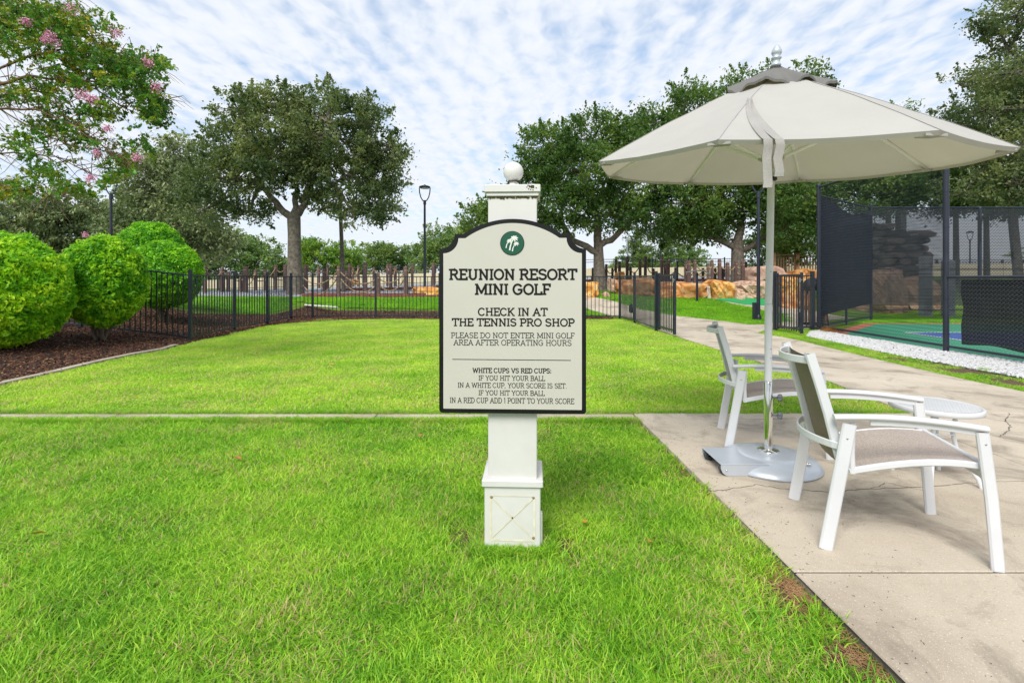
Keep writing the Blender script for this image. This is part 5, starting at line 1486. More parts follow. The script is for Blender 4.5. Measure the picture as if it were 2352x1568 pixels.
def crail(a, b, z0, z1, r_=.024):
    mb = MB(); mb.tube([(a[0], a[1], z0), (b[0], b[1], z1)], r_, 10)
    L = (Vector(b) - Vector(a)).length
    for q in range(1, int(L / .6)):
        f = q * .6 / L; p = Vector((a[0], a[1], z0)).lerp(Vector((b[0], b[1], z1)), f); d_ = (Vector((b[0], b[1], z1)) - Vector((a[0], a[1], z0))).normalized()
        mb.lathe([(r_ + .0015, -.01), (r_ + .003, 0), (r_ + .0015, .01)], p, 10, axis=d_)
    mb.build('rail', M['lamp_black'], cl, cr)
TH = 3.56
cpost(FP[1], TH + .1, .045); cpost(FP[2], TH + .04, .045); cpost(FP[3], TH - .05)
for x in (14.2, 17.35, 20.5, 23.6): cpost((x, 15.2), 3.42, .05)
cpost((9.2, 13.78), 1.0, .03)
crail(FP[1], FP[2], TH, TH - .02); crail(FP[2], FP[3], TH - .22, TH - .15); crail(FP[3], FP[4], 3.42, 3.42)
crail(FP[1], FP[2], .09, .07, .022); crail(FP[2], FP[3], .09, .12, .018); crail(FP[3], FP[4], .32, .32, .018)
crail(FP[3], FP[4], 1.55, 1.55, .016)
crail(FP[0], FP[1], 1.275, 1.285); crail(FP[0], FP[1], .10, .085, .022)
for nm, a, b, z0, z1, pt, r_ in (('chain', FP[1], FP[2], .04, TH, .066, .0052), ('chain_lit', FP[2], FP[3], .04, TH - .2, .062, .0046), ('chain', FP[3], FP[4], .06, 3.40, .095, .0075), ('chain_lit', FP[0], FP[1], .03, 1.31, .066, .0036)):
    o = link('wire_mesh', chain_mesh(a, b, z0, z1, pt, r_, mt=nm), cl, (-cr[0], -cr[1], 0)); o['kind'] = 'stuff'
def screen(A, B, z0f, z1f, mat, n=60, nz=10, fold=.02, offn=.03, diag=0.0, name='windscreen'):
    A = Vector(A); B = Vector(B); d = (B - A).normalized(); nrm = Vector((-d.y, d.x)); L = (B - A).length; vs_ = []
    for i in range(n + 1):
        f = i / n; p = A + (B - A) * f
        for k in range(nz + 1):
            g = k / nz; z = z0f(f) + (z1f(f) - z0f(f)) * g
            w = fold * math.sin(g * math.pi) * (math.sin((f * L * 5.2 + g * diag) * 1.0) + .6 * math.sin((f * L * 11 - g * diag * 1.7)) + .8 * mnoise.noise((f * L * 2, g * 3, 1)))
            q = p + nrm * (offn + w); vs_.append((q.x, q.y, z))
    mb = MB(); mb.add(vs_, [(i * (nz + 1) + k, (i + 1) * (nz + 1) + k, (i + 1) * (nz + 1) + k + 1, i * (nz + 1) + k + 1) for i in range(n) for k in range(nz)], True)
    return mb.build(name, mat, cl, cr)
screen(FP[2], FP[3], lambda f: .34 + .18 * f, lambda f: 3.28 - .10 * math.sin(math.pi * f) - .12 * f + .05 * math.sin(f * 9), M['screen_dense'], fold=.012, offn=-.03, diag=2)
screen(FP[3], FP[4], lambda f: .46, lambda f: 3.38, M['screen_thin'], n=160, fold=.035, offn=-.04, diag=9)
screen((7.60, 3.4), (7.575, 8.47), lambda f: .17 + .02 * math.sin(f * 30), lambda f: 1.24, M['screen_low'], n=90, fold=.020, offn=-.03, diag=7)

# ------------------------------------------------------------ litter bin, wooden railing, stands
tb2 = empty('litter_bin', (7.84, 13.0, 0.03), 0, 'black litter bin with brown slats and a domed lid behind the gate', 'bin')
mb = MB()
for a in range(0, 360, 20):
    ca, sa = math.cos(R(a)), math.sin(R(a))
    mb.bar([(ca * .27, sa * .27, .10), (ca * .30, sa * .30, .95)], .012, .075, up=(ca, sa, 0)) if False else mb.box((ca * .28, sa * .28, .52), (.015, .07, .82), R(a))
mb.build('slat_ring', M['post_brown'], tb2)
mb = MB()
for z in (.06, .95): mb.lathe([(.29, z - .02), (.315, z), (.29, z + .02), (.27, z)], n=28)
for a in (0, 90, 180, 270): mb.tube([(math.cos(R(a)) * .30, math.sin(R(a)) * .30, .94), (math.cos(R(a)) * .33, math.sin(R(a)) * .33, .4), (math.cos(R(a)) * .38, math.sin(R(a)) * .38, 0)], .018, 8)
mb.build('frame', M['black_plastic'], tb2)
mb = MB(); mb.lathe([(.26, .97), (.26, 1.02), (.25, 1.10), (.21, 1.18), (.13, 1.24), (0, 1.26)], n=28); mb.build('lid', M['black_plastic'], tb2)

rl_ = empty('wooden_railing', (12.5, 23.6, 1.2), 0, 'weathered wooden picket railing on the rise behind the boulders', 'railing')
rr0 = tuple(rl_.location)
Yr = 24.0
def pr_(x, y): 
    p = W(x, y, Yr); return p
for x, yt in ((1777, 583), (1831, 583), (1884, 586)):
    p = pr_(x, yt); mb = MB(); mb.box((p.x, Yr, p.z - .75), (.16, .16, 1.6), bev=.01); mb.build('post', M['rail_wood'], rl_, rr0)
for xa, xb, ya_, yb_ in ((1779, 1829, 587, 584), (1833, 1884, 588, 588)):
    for dz in (0, -1.05):
        a = pr_(xa, ya_); b = pr_(xb, yb_); mb = MB(); mb.bar([(a.x, Yr, a.z + dz), (b.x, Yr, b.z + dz)], .1, .045); mb.build('rail', M['rail_wood'], rl_, rr0)
    n = 8; pk = None
    for q in range(n):
        x = xa + (xb - xa) * (q + .6) / n; p = pr_(x, 588)
        if pk is None:
            mb = MB(); mb.box((0, 0, -.55), (.045, .04, 1.1)); o = mb.build('picket', M['rail_wood'], rl_); pk = o.data
        else: o = link('picket', pk, rl_)
        o.location = (p.x - rr0[0], .06 + Yr - rr0[1], p.z - .01 - rr0[2])
def stand(x, yb_, yt, Y, label, s=1.0):
    b = W(x, yb_, Y); t = W(x, yt, Y); r_ = empty('scorecard_stand', b, 0, label, 'stand')
    h = t.z - b.z
    mb = MB(); mb.box((0, 0, h / 2 - .1), (.07, .07, h + .1)); mb.build('post', M['lamp_black'], r_)
    mb = MB(); mb.bar([(-.44 * s, .05, h - .04), (-.06, 0, h + .05), (.30 * s, 0, h + .03), (.44 * s, -.1, h - .10)], .42, .035, up=(0, 0, 1)); mb.build('top_plate', M['knob_grey'], r_)
stand(1601, 688, 624, 20.0, 'dark stand with a slanted grey top in front of the long orange boulder')
stand(1556, 636, 597, 26, 'dark slim stand with a small flat top far back among the rope posts', .6)
# pale pipe on the ground inside the left fence corner
a = G(700, 717, .03); b = G(775, 723, .03)
mb = MB(); mb.tube([(a.x, a.y, .08), (b.x, b.y, .07)], .03, 8); o = mb.build('pipe', M['pvc'], None, (a.x, a.y, 0)); o.location = (a.x, a.y, float(H(a.x, a.y)) + .0); tag(o, 'pale plastic pipe lying on the mulch just inside the back fence', 'pipe')
for x, lab in ((2126, 'left grey square post behind the court screen'), (2178, 'right grey square post behind the court screen')):
    p = W(x, 740, 16.8); mb = MB(); mb.box((0, 0, 1.0), (.28, .28, 2.3 if x < 2150 else 2.0), bev=.02); o = mb.build('square_post', M['grey_stone'], None); o.location = (p.x, p.y, float(H(p.x, p.y)) - .1); tag(o, lab, 'post', 'grey posts behind the court')

# ------------------------------------------------------------ lamps and poles
def lamp(x, ytop, Y, zb_, label, scale=1.0, r_=.055):
    t = W(x, ytop, Y); L = empty('street_lamp', (t.x, Y, zb_), 0, label, 'lamp post', 'black yoke-headed lamp posts')
    h = t.z - zb_; hd = .78 * scale; w = .255 * scale
    mb = MB(); mb.tube([(0, 0, 0), (0, 0, h - hd)], [r_ * 1.15, r_ * .9], 12); mb.build('pole', M['lamp_black'], L)
    mb = MB(); mb.lathe([(r_ * 1.9, 0), (r_ * 1.9, .10), (r_ * 1.3, .16)], n=16); mb.build('pole_base', M['lamp_black'], L)
    mb = MB(); mb.tube([(0, 0, h - hd - .16), (0, 0, h - hd + .04)], r_ * 1.25, 12); mb.build('collar', M['lamp_black'], L)
    for s in (-1, 1):
        mb = MB(); mb.bar([(0, 0, h - hd), (s * w * .35, 0, h - hd + .03), (s * w * .72, 0, h - hd + .18), (s * w * .95, 0, h - hd + .42), (s * w, 0, h - .15)], .05 * scale, .028, up=(0, 1, 0)); mb.build('yoke_arm', M['lamp_black'], L)
    mb = MB(); mb.lathe([(0, h - .16), (w * .9, h - .16), (w * 1.04, h - .13), (w * 1.0, h - .09), (w * .55, h - .05), (w * .2, h - .03), (w * .12, h), (0, h)], n=28); mb.build('lamp_head', M['lamp_black'], L)
    mb = MB(); mb.lathe([(0, 0), (w * .8, 0), (w * .8, .02), (0, .02)], (0, 0, h - .185), 24); mb.build('diffuser', M['line_white'], L)
    return L
lamp(975.5, 424, 23.5, .70, 'tall black lamp post standing free between the left oak and the sign')
lamp(255, 403, 20.5, .5, 'black lamp post rising behind the clipped shrubs, partly behind flowering branches')
lamp(1742, 384, 15.3, .0, 'black lamp post beside the path right next to the umbrella pole', r_=.048)
lamp(1517, 494, 39.0, 1.2, 'distant lamp post between the two right-hand oaks')
lamp(1112, 477, 36.0, 1.2, 'distant lamp post just left of the top of the sign post')
lamp(2228, 530, 42.0, 1.2, 'distant lamp post seen through the court screen')
mb = MB(); mb.box((-.12, -.03, .28), (.11, .14, .52), bev=.01); lp = [o for o in col.objects if o.name.startswith('street_lamp.002')][0]; mb.build('junction_box', M['lamp_black'], lp)
hp = empty('hooked_lamp', (W(1441, 600, 44).x, 44, 1.2), 0, 'distant grey lamp post with a hooked arm in front of the cypress trees', 'lamp post')
t = W(1441, 546, 44); h = t.z - 1.2
mb = MB(); mb.tube([(0, 0, 0), (0, 0, h * .93), (.05, 0, h * .98), (.3, 0, h), (.55, 0, h * .98)], .06, 8); mb.build('pole', M['galv'], hp)
mb = MB(); mb.lathe([(.06, .25), (.12, .2), (.26, 0), (.24, -.02), (0, -.02)], (.55, 0, h * .95 - .2), 14); mb.build('lamp_shade', M['lamp_black'], hp)
up_ = empty('leaning_pole', (W(790, 660, 24).x, 24, .6), 0, 'dark leaning wooden pole under the right side of the left oak', 'pole')
t = W(780, 440, 24); mb = MB(); mb.tube([(0, 0, -.3), (t.x - up_.location.x, 0, t.z - .6)], [.11, .085], 10); mb.build('shaft', M['bark'], up_)
for x, yt, lab in ((2075, 405, 'slim light grey pole behind the court back fence'), ):
    p = W(x, yt, 27); mb = MB(); mb.tube([(0, 0, 0), (0, 0, p.z - .8)], .14, 12); o = mb.build('tall_pole', M['galv'], None); o.location = (p.x, 27, .8); tag(o, lab, 'pole')
# bridge railing far behind the court
br = empty('bridge_railing', (30, 46, 1.6), 0, 'distant dark arched railing above a pale band, seen through the court screen', 'railing')
mb = MB(); V = []
for x in np.arange(-9, 18, .28): mb.box((x, 0, .6), (.05, .05, 1.2))
for x in np.arange(-9, 18, 2.0):
    mb.box((x, -.05, .7), (.14, .14, 1.5)); mb.tube([(x + 1 - 1.0 * math.cos(a), -.05, .1 + .9 * math.sin(a)) for a in np.linspace(0, math.pi, 9)], .03, 5)
for z in (.1, 1.2, 1.4): mb.box((4.5, 0, z), (27, .08, .06))
o = mb.build('railing', M['lamp_black'], br)
mb = MB(); mb.box((4.5, .3, -1.2), (27, .3, 2.4)); mb.build('pale_band', M['wall_cream'], br)

# ------------------------------------------------------------ trees
def leaf_cloud(blobs, n, size, clumps, sig, seed, shell=(.45, 1.0), flat=.75, up=0.3, asp=.5, sprays=0, spray_len=.9, spray_share=.33):
    """blobs: (cx,cy,cz,rx,ry,rz) ; returns verts, faces(tris), var, clump centres"""
    r = np.random.default_rng(seed)
    B = np.array(blobs, float); vol = B[:, 3] * B[:, 4] * B[:, 5]; wgt = vol ** .75; wgt /= wgt.sum()
    ci = r.choice(len(B), clumps, p=wgt)
    d = r.normal(size=(clumps, 3)); d /= np.linalg.norm(d, axis=1)[:, None]
    rad = r.uniform(shell[0], shell[1], clumps) ** .7
    C = B[ci, :3] + d * rad[:, None] * B[ci, 3:6]
    cs = r.uniform(.5, 1.5, clumps)
    li = r.choice(clumps, n, p=cs / cs.sum())
    P = C[li] + r.normal(size=(n, 3)) * sig * (cs[li][:, None] ** .5) * np.array([1, 1, flat])
    if sprays:
        # loose sprigs that stick out of the crown, leaves strung along each
        si = r.choice(len(B), sprays, p=wgt); sd = r.normal(size=(sprays, 3)); sd[:, 2] += .25; sd /= np.linalg.norm(sd, axis=1)[:, None]
        S0 = B[si, :3] + sd * B[si, 3:6] * .86
        o_ = sd * np.array([1, 1, .8]) + r.normal(size=(sprays, 3)) * .35; o_[:, 2] += .18; o_ /= np.linalg.norm(o_, axis=1)[:, None]
        SL = spray_len * r.uniform(.5, 1.5, sprays)
        m_ = int(n * spray_share); k_ = r.integers(0, sprays, m_); f_ = r.uniform(0, 1, m_)
        P[:m_] = S0[k_] + o_[k_] * (SL[k_] * f_)[:, None] + r.normal(size=(m_, 3)) * (sig * .45 * (1.05 - f_))[:, None]
        li[:m_] = k_ % clumps
    # leaf frame
    nrm = r.normal(size=(n, 3)); nrm[:, 2] += up; nrm /= np.linalg.norm(nrm, axis=1)[:, None]
    t = r.normal(size=(n, 3)); t -= nrm * (t * nrm).sum(1)[:, None]; t /= np.linalg.norm(t, axis=1)[:, None]
    b = np.cross(nrm, t)
    s = size * r.uniform(.6, 1.4, n)[:, None]
    V = np.stack([P - t * s, P - b * s * asp + nrm * s * .15, P + t * s, P + b * s * asp + nrm * s * .15], 1).reshape(-1, 3)
    base = np.arange(n)[:, None] * 4
    F = np.concatenate([base + np.array([0, 1, 2]), base + np.array([0, 2, 3])], 0)
    cv = r.uniform(0, 1, clumps)
    var = np.repeat(np.clip(cv[li] * .6 + r.uniform(0, 1, n) * .4, 0, 1), 4)
    return V, F, var, C
def limb_path(a, b, bow, r_, n=6):
    a = Vector(a); b = Vector(b); m = (a + b) / 2 + Vector(bow); out = []
    for i in range(n + 1):
        f = i / n; p = a * (1 - f) ** 2 + m * 2 * f * (1 - f) + b * f * f
        out.append(p + Vector((r_.uniform(-1, 1), r_.uniform(-1, 1), r_.uniform(-1, 1))) * .03 * (b - a).length * (0 if i in (0, n) else 1))
    return out
def px_blobs(L, Y, dmul=.85, dy=0.0):
    k = Y / FPX; out = []
    for i, (cx, cy, rx, ry) in enumerate(L):
        cy = cy + 12; ry = ry * .95; rx = rx * .97
        out.append(((cx - CX) * k, Y + dy + (((i * 37) % 11) / 11 - .5) * rx * k * .9, EYE + (HY - cy) * k, rx * k, max(rx, ry) * k * dmul, ry * k))
    return out
def tree(name, label, cat, base_, trunk, forks, blobs, n, size, clumps, sig, mat, seed, group=None, bark='bark', twigs=60, shell=(.45, 1.0), extra_limbs=(), up=.3, flat=.75, twig_r=.012, bare=0, sprays=420, spray_len=.5):
    rt = empty(name, base_, 0, label, cat, group); b0 = tuple(base_); r_ = random.Random(seed)
    mb = MB(); tp, tr = trunk
    mb.tube(tp, tr, 14)
    top = Vector(tp[-1])
    o = mb.build('trunk', M[bark], rt, b0)
    V, F, var, C = leaf_cloud(blobs, n, size, clumps, sig, seed, shell, flat, up, sprays=sprays, spray_len=spray_len)
    for (p0, p1, r0, r1, bow) in forks:
        mb = MB(); pth = limb_path(p0, p1, bow, r_, 8); mb.tube(pth, [r0 + (r1 - r0) * i / 8 for i in range(9)], 10); mb.build('limb', M[bark], rt, b0)
    mb = MB()
    starts = [Vector(f[1]) for f in forks] + [Vector(f[0]).lerp(Vector(f[1]), .6) for f in forks] or [top]
    if not forks: starts = [top, Vector(tp[-2])]
    for bl in blobs:
        c = Vector(bl[:3]); s = min(starts, key=lambda q: (q - c).length)
        if (c - s).length > .05: mb.tube(limb_path(s, c, (0, 0, .1 * (c - s).length), r_, 5), [tr[-1] * .45, tr[-1] * .4, tr[-1] * .32, tr[-1] * .25, tr[-1] * .2, tr[-1] * .14], 6)
    for q in range(twigs):
        c = Vector(C[r_.randrange(len(C))]); bl = min(blobs, key=lambda z: (Vector(z[:3]) - c).length); s = Vector(bl[:3]).lerp(c, r_.uniform(0, .3))
        mb.tube(limb_path(s, c, (0, 0, r_.uniform(-.1, .15) * (c - s).length), r_, 4), [twig_r * 2.2, twig_r * 1.8, twig_r * 1.4, twig_r, twig_r * .5], 5, cap=False)
    o = mb.build('branches', M[bark], rt, b0, kind='stuff')
    me = np_mesh('foliage', V - np.array(b0), F, M[mat], {'var': var})
    o = link('crown', me, rt); o['kind'] = 'stuff'
    return rt
K = lambda Y: Y / FPX
def P3(x, y, Y, dy=0): 
    p = W(x, y, Y); return (p.x, Y + dy, p.z)
# left oak
Y = 21.5; g = float(H(W(677, 640, Y).x, Y)) - .1
bl = px_blobs([(565, 250, 62, 52), (635, 225, 60, 45), (715, 245, 75, 60), (768, 215, 36, 42), (640, 310, 140, 90), (530, 320, 90, 70), (780, 310, 110, 95), (850, 280, 58, 75), (875, 375, 62, 80), (905, 330, 42, 36), (800, 415, 105, 78), (650, 375, 100, 60), (545, 405, 95, 72), (470, 400, 60, 60), (880, 455, 45, 50), (470, 470, 75, 45), (560, 475, 62, 34), (820, 488, 60, 24), (715, 440, 34, 18), (700, 350, 60, 60)], Y)
tree('oak_tree', 'large dark oak with a broad ragged crown standing behind the fence on the left', 'tree', (W(677, 640, Y).x, Y, g),
     ([P3(679, 700, Y), P3(678, 640, Y), P3(676, 585, Y), P3(676, 540, Y), P3(675, 505, Y), P3(675, 488, Y)], [.40, .33, .27, .26, .27, .25]),
     [(P3(675, 500, Y), P3(600, 420, Y), .17, .10, (-.2, 0, -.2)), (P3(676, 498, Y), P3(715, 415, Y), .17, .10, (.3, 0, -.1)), (P3(675, 490, Y), P3(668, 380, Y, .6), .14, .07, (0, 0, 0)), (P3(700, 445, Y), P3(800, 400, Y), .10, .05, (0, 0, -.3)), (P3(690, 465, Y), P3(770, 300, Y, -1), .11, .05, (.2, 0, 0))],
     bl, 72000, .070, 640, .20, 'oak_leaf', 3, 'oak trees on the course', twigs=420)
# tree group behind it, to the left
Y = 27; 
bl = px_blobs([(380, 420, 85, 75), (420, 350, 55, 45), (330, 480, 70, 60), (440, 500, 85, 65), (280, 520, 60, 45), (380, 540, 90, 40), (490, 550, 60, 45), (340, 390, 40, 35)], Y)
tree('spreading_tree', 'grey-green spreading tree behind the shrubs, left of the large oak', 'tree', (W(400, 640, Y).x, Y, .8), ([P3(400, 660, Y), P3(402, 600, Y), P3(398, 540, Y)], [.4, .32, .28]),
     [(P3(398, 545, Y), P3(340, 480, Y), .2, .1, (0, 0, 0)), (P3(398, 545, Y), P3(440, 450, Y), .2, .1, (0, 0, 0))], bl, 32000, .09, 380, .31, 'far_leaf_grey', 5, twigs=200)
# oaks right of the sign
Y = 23.5; g = .85
bl = px_blobs([(1260, 340, 72, 55), (1360, 310, 85, 60), (1230, 400, 62, 55), (1330, 390, 110, 75), (1440, 340, 80, 70), (1450, 420, 95, 70), (1290, 460, 90, 60), (1180, 470, 60, 48), (1120, 495, 48, 44), (1094, 500, 36, 42), (1108, 545, 34, 28), (1150, 520, 50, 30), (1400, 480, 90, 45), (1500, 500, 60, 45), (1220, 520, 70, 35), (1155, 430, 35, 22), (1100, 540, 25, 18)], Y)
tree('oak_tree', 'dark green oak whose crown shows above and to the right of the sign post', 'tree', (W(1375, 640, Y).x, Y, g),
     ([P3(1380, 690, Y), P3(1377, 640, Y), P3(1375, 590, Y), P3(1374, 552, Y)], [.36, .29, .24, .21]),
     [(P3(1374, 580, Y), P3(1290, 505, Y), .17, .10, (-.5, 0, -.3)), (P3(1373, 555, Y), P3(1368, 470, Y), .20, .12, (0, 0, 0)), (P3(1375, 565, Y), P3(1470, 460, Y), .16, .08, (.3, 0, -.6)), (P3(1369, 480, Y), P3(1330, 400, Y), .10, .05, (0, 0, 0)), (P3(1370, 475, Y), P3(1430, 390, Y), .10, .05, (0, 0, 0))],
     bl, 62000, .075, 560, .23, 'oak_leaf_green', 8, 'oak trees on the course', twigs=300)
Y = 24.5
bl = px_blobs([(1570, 460, 85, 55), (1660, 440, 100, 60), (1620, 500, 100, 45), (1760, 450, 90, 60), (1840, 470, 60, 70), (1560, 520, 55, 30), (1800, 530, 70, 40), (1840, 560, 50, 35), (1545, 300, 75, 65), (1600, 240, 55, 45), (1500, 270, 55, 50), (1600, 350, 100, 60), (1575, 200, 35, 28), (1460, 290, 40, 30), (1700, 380, 90, 50)], Y)
tree('oak_tree', 'broad oak with a forked grey trunk behind the umbrella pole', 'tree', (W(1694, 640, Y).x, Y, 1.0),
     ([P3(1696, 680, Y), P3(1695, 630, Y), P3(1694, 585, Y), P3(1694, 552, Y)], [.38, .33, .29, .27]),
     [(P3(1690, 570, Y), P3(1570, 480, Y), .16, .09, (-.4, 0, -.4)), (P3(1694, 560, Y), P3(1706, 460, Y), .22, .12, (0, 0, 0)), (P3(1698, 575, Y), P3(1850, 450, Y), .15, .08, (.4, 0, -.5)), (P3(1640, 530, Y), P3(1560, 350, Y), .10, .05, (0, 0, 0)), (P3(1690, 520, Y), P3(1640, 420, Y), .10, .06, (0, 0, 0))],
     bl, 66000, .078, 620, .24, 'oak_leaf_green', 9, 'oak trees on the course', twigs=300)
Y = 29
bl = px_blobs([(1700, 190, 50, 32), (1760, 160, 40, 24), (1860, 150, 42, 32), (1720, 230, 70, 40), (1830, 210, 80, 40), (1780, 300, 110, 70), (1880, 300, 90, 70), (1820, 420, 120, 80), (1850, 520, 80, 60), (1760, 560, 60, 40), (1960, 330, 70, 60), (2060, 250, 28, 22), (2040, 320, 70, 45)], Y)
tree('oak_tree', 'tall oak whose top shows above the umbrella canopy', 'tree', (W(1790, 640, Y).x, Y, 1.2),
     ([P3(1790, 660, Y), P3(1790, 600, Y), P3(1790, 520, Y)], [.45, .38, .34]), [(P3(1790, 530, Y), P3(1830, 380, Y), .25, .12, (0, 0, 0)), (P3(1790, 530, Y), P3(1740, 300, Y), .25, .12, (0, 0, 0))], bl, 50000, .09, 480, .29, 'oak_leaf_green', 10, 'oak trees on the course', twigs=220)
# right-hand trees over the court
Y = 20.0
bl = px_blobs([(2300, 40, 80, 48), (2370, 20, 90, 70), (2260, 60, 30, 20), (2290, 170, 100, 42), (2200, 185, 48, 18), (2380, 130, 90, 80), (2240, 250, 90, 42), (2150, 265, 42, 18), (2330, 250, 90, 70), (2280, 330, 100, 60), (2360, 360, 110, 90), (2300, 420, 90, 55), (2210, 430, 65, 45), (2440, 200, 110, 120), (2440, 380, 110, 90)], Y)
tree('oak_tree', 'big dark oak reaching in at the right edge above the court fence', 'tree', (W(2330, 640, Y).x, Y, .3),
     ([P3(2345, 700, Y), P3(2338, 620, Y), P3(2328, 520, Y), P3(2325, 430, Y)], [.20, .16, .15, .14]), [(P3(2325, 440, Y), P3(2380, 150, Y), .17, .08, (0, 0, 0)), (P3(2325, 440, Y), P3(2250, 300, Y), .12, .05, (0, 0, 0)), (P3(2360, 300, Y), P3(2260, 180, Y), .09, .04, (0, 0, 0)), (P3(2375, 180, Y), P3(2280, 60, Y), .09, .03, (0, 0, 0))],
     bl, 56000, .062, 520, .2, 'oak_leaf', 11, 'oak trees on the course', twigs=380)
Y = 23
for i, (tx, L, lab) in enumerate([(2041, [(2040, 430, 60, 40), (2010, 400, 55, 35), (1960, 430, 60, 35), (1990, 470, 45, 22)], 'slim-trunked tree behind the court, first from the left'),
                             (2063, [(2080, 420, 45, 35), (2110, 400, 50, 40), (2070, 455, 30, 20)], 'slim-trunked tree behind the court, second from the left'),
                             (2196, [(2190, 440, 60, 40), (2150, 400, 60, 50), (2230, 400, 60, 50), (2160, 470, 45, 20)], 'slim-trunked tree behind the stacked stone wall'),
                             (2266, [(2270, 420, 70, 50), (2290, 470, 50, 25), (2340, 440, 60, 40)], 'slim-trunked tree behind the court, between the stone wall and the big oak')]):
    bl = px_blobs(L, Y + i * .7)
    tree('slim_tree', lab, 'tree', (W(tx, 640, Y + i * .7).x, Y + i * .7, .8), ([P3(tx + 1, 660, Y + i * .7), P3(tx, 560, Y + i * .7), P3(tx - 1, 450, Y + i * .7)], [.14, .12, .10]), [], bl, 12000, .075, 150, .22, 'oak_leaf_green', 30 + i, 'slim trees behind the court', twigs=60, sprays=60)
# far trees, shared crowns
far_kinds = {}
def far_tree(kind, x, yb_, yt, wpx, Y, label, cat='tree', mat='far_leaf', seed=1, n=11000, group='trees beyond the course'):
    key = (kind, seed % 3)
    if key not in far_kinds:
        r_ = random.Random(seed * 7 + 1); bl = []
        if kind == 'round':
            for q in range(14): 
                a = r_.uniform(0, 6.28); rr_ = r_.uniform(0, .33); z = r_.uniform(.22, .86); k = .28 * (1.15 - abs(z - .5))
                bl.append((rr_ * math.cos(a), rr_ * math.sin(a), z, k, k, k * .75))
        else:
            for q in range(15):
                z = .25 + .7 * q / 15; k = .40 * (1.08 - z); a = q * 2.4
                bl.append((k * .55 * math.cos(a), k * .55 * math.sin(a), z, k * .9, k * .9, .05))
        V, F, var, C = leaf_cloud(bl, n, .020 if kind == 'round' else .014, 260, .034 if kind == 'round' else .026, seed, (.4, 1.0), sprays=80, spray_len=.09, spray_share=.2)
        tm = MB(); tm.tube([(0, 0, -.1), (0, 0, .4), (0, 0, .75)], [.022, .016, .007], 7)
        for b in bl: tm.tube([(0, 0, b[2] * .7), (b[0] * .6, b[1] * .6, b[2] * .9), b[:3]], [.010, .007, .003], 4, cap=False)
        tme = bpy.data.meshes.new('trunk'); tme.from_pydata(tm.v, [], tm.f); tme.materials.append(M['bark'])
        far_kinds[key] = (V, F, var, tme, {})
    V, F, var, tme, cache = far_kinds[key]
    if mat not in cache: cache[mat] = np_mesh('foliage', V, F, M[mat], {'var': var})
    b = W(x, yb_, Y); h = (yb_ - yt) * Y / FPX; w = wpx * Y / FPX
    rt = empty('background_tree', b, rnd.uniform(0, 6), label, cat, group)
    s = (w / .85, w / .85, h / .98)
    o = link('trunk', tme, rt); o.scale = s
    o = link('crown', cache[mat], rt); o.scale = s; o['kind'] = 'stuff'
FT = [('round', 20, 660, 440, 150, 34, 'grey-green tree at the left edge behind the nearest shrub', 'far_leaf_grey', 1), ('round', 130, 655, 452, 150, 36, 'second background tree from the left edge, above the second shrub', 'far_leaf_grey', 2),
      ('round', 215, 650, 440, 150, 38, 'background tree beside the lamp post above the clipped shrubs', 'far_leaf_grey', 3), ('round', 330, 650, 500, 150, 38, 'dull green background tree behind the rearmost clipped shrub', 'far_leaf_grey', 1),
      ('round', 480, 655, 520, 130, 40, 'mid green tree behind the rope posts left of the oak trunk', 'far_leaf', 2), ('round', 585, 655, 535, 120, 42, 'rounded green tree just left of the large oak trunk', 'far_leaf', 3),
      ('round', 640, 655, 585, 70, 46, 'low distant bush tree touching the left side of the oak trunk', 'far_leaf', 1), ('round', 705, 650, 545, 80, 40, 'bright vine-covered tree right of the large oak trunk', 'vine_leaf', 2),
      ('round', 765, 650, 552, 90, 41, 'bright vine-covered tree beside the leaning pole', 'vine_leaf', 3), ('round', 815, 645, 565, 60, 43, 'narrow vine-covered tree right of the leaning pole', 'vine_leaf', 1),
      ('round', 870, 645, 556, 100, 46, 'low green tree between the leaning pole and the lamp post', 'far_leaf', 2), ('round', 935, 645, 560, 90, 48, 'low green tree just left of the tall lamp post', 'far_leaf', 3),
      ('round', 1000, 645, 514, 110, 46, 'green background tree behind the tall lamp post', 'far_leaf', 1), ('round', 1060, 645, 516, 100, 47, 'green background tree touching the left edge of the sign', 'far_leaf', 2),
      ('cypress', 1462, 645, 520, 120, 48, 'light green cypress behind the hooked lamp post', 'cypress_leaf', 1), ('cypress', 1532, 645, 532, 120, 48, 'light green cypress behind the distant lamp post', 'cypress_leaf', 2),
      ('round', 1585, 645, 560, 70, 50, 'small bright tree at the right side of the cypresses', 'far_leaf', 3), ('round', 1418, 645, 600, 70, 60, 'low distant tree right of the oak beside the sign', 'far_leaf', 1),
      ('round', 1720, 640, 606, 60, 70, 'very distant low tree right of the forked grey trunk', 'far_leaf', 2), ('round', 1840, 640, 600, 60, 70, 'very distant low tree behind the wooden railing', 'far_leaf', 3),
      ('round', 1610, 640, 618, 60, 75, 'very distant low bush left of the forked grey trunk', 'far_leaf', 1), ('round', -90, 660, 430, 170, 34, 'background tree just outside the left edge', 'far_leaf_grey', 2),
      ('round', 2430, 640, 560, 120, 60, 'background tree beyond the right end of the court', 'far_leaf', 3), ('round', 1150, 645, 560, 90, 50, 'background tree behind the sign board', 'far_leaf', 3), ('round', 1240, 645, 575, 90, 50, 'second background tree behind the sign board', 'far_leaf', 1)]
for kind, x, yb_, yt, w, Yd, lab, mt, sd2 in FT:
    far_tree(kind, x, yb_, yt, w, Yd, lab, mat=mt, seed=sd2)
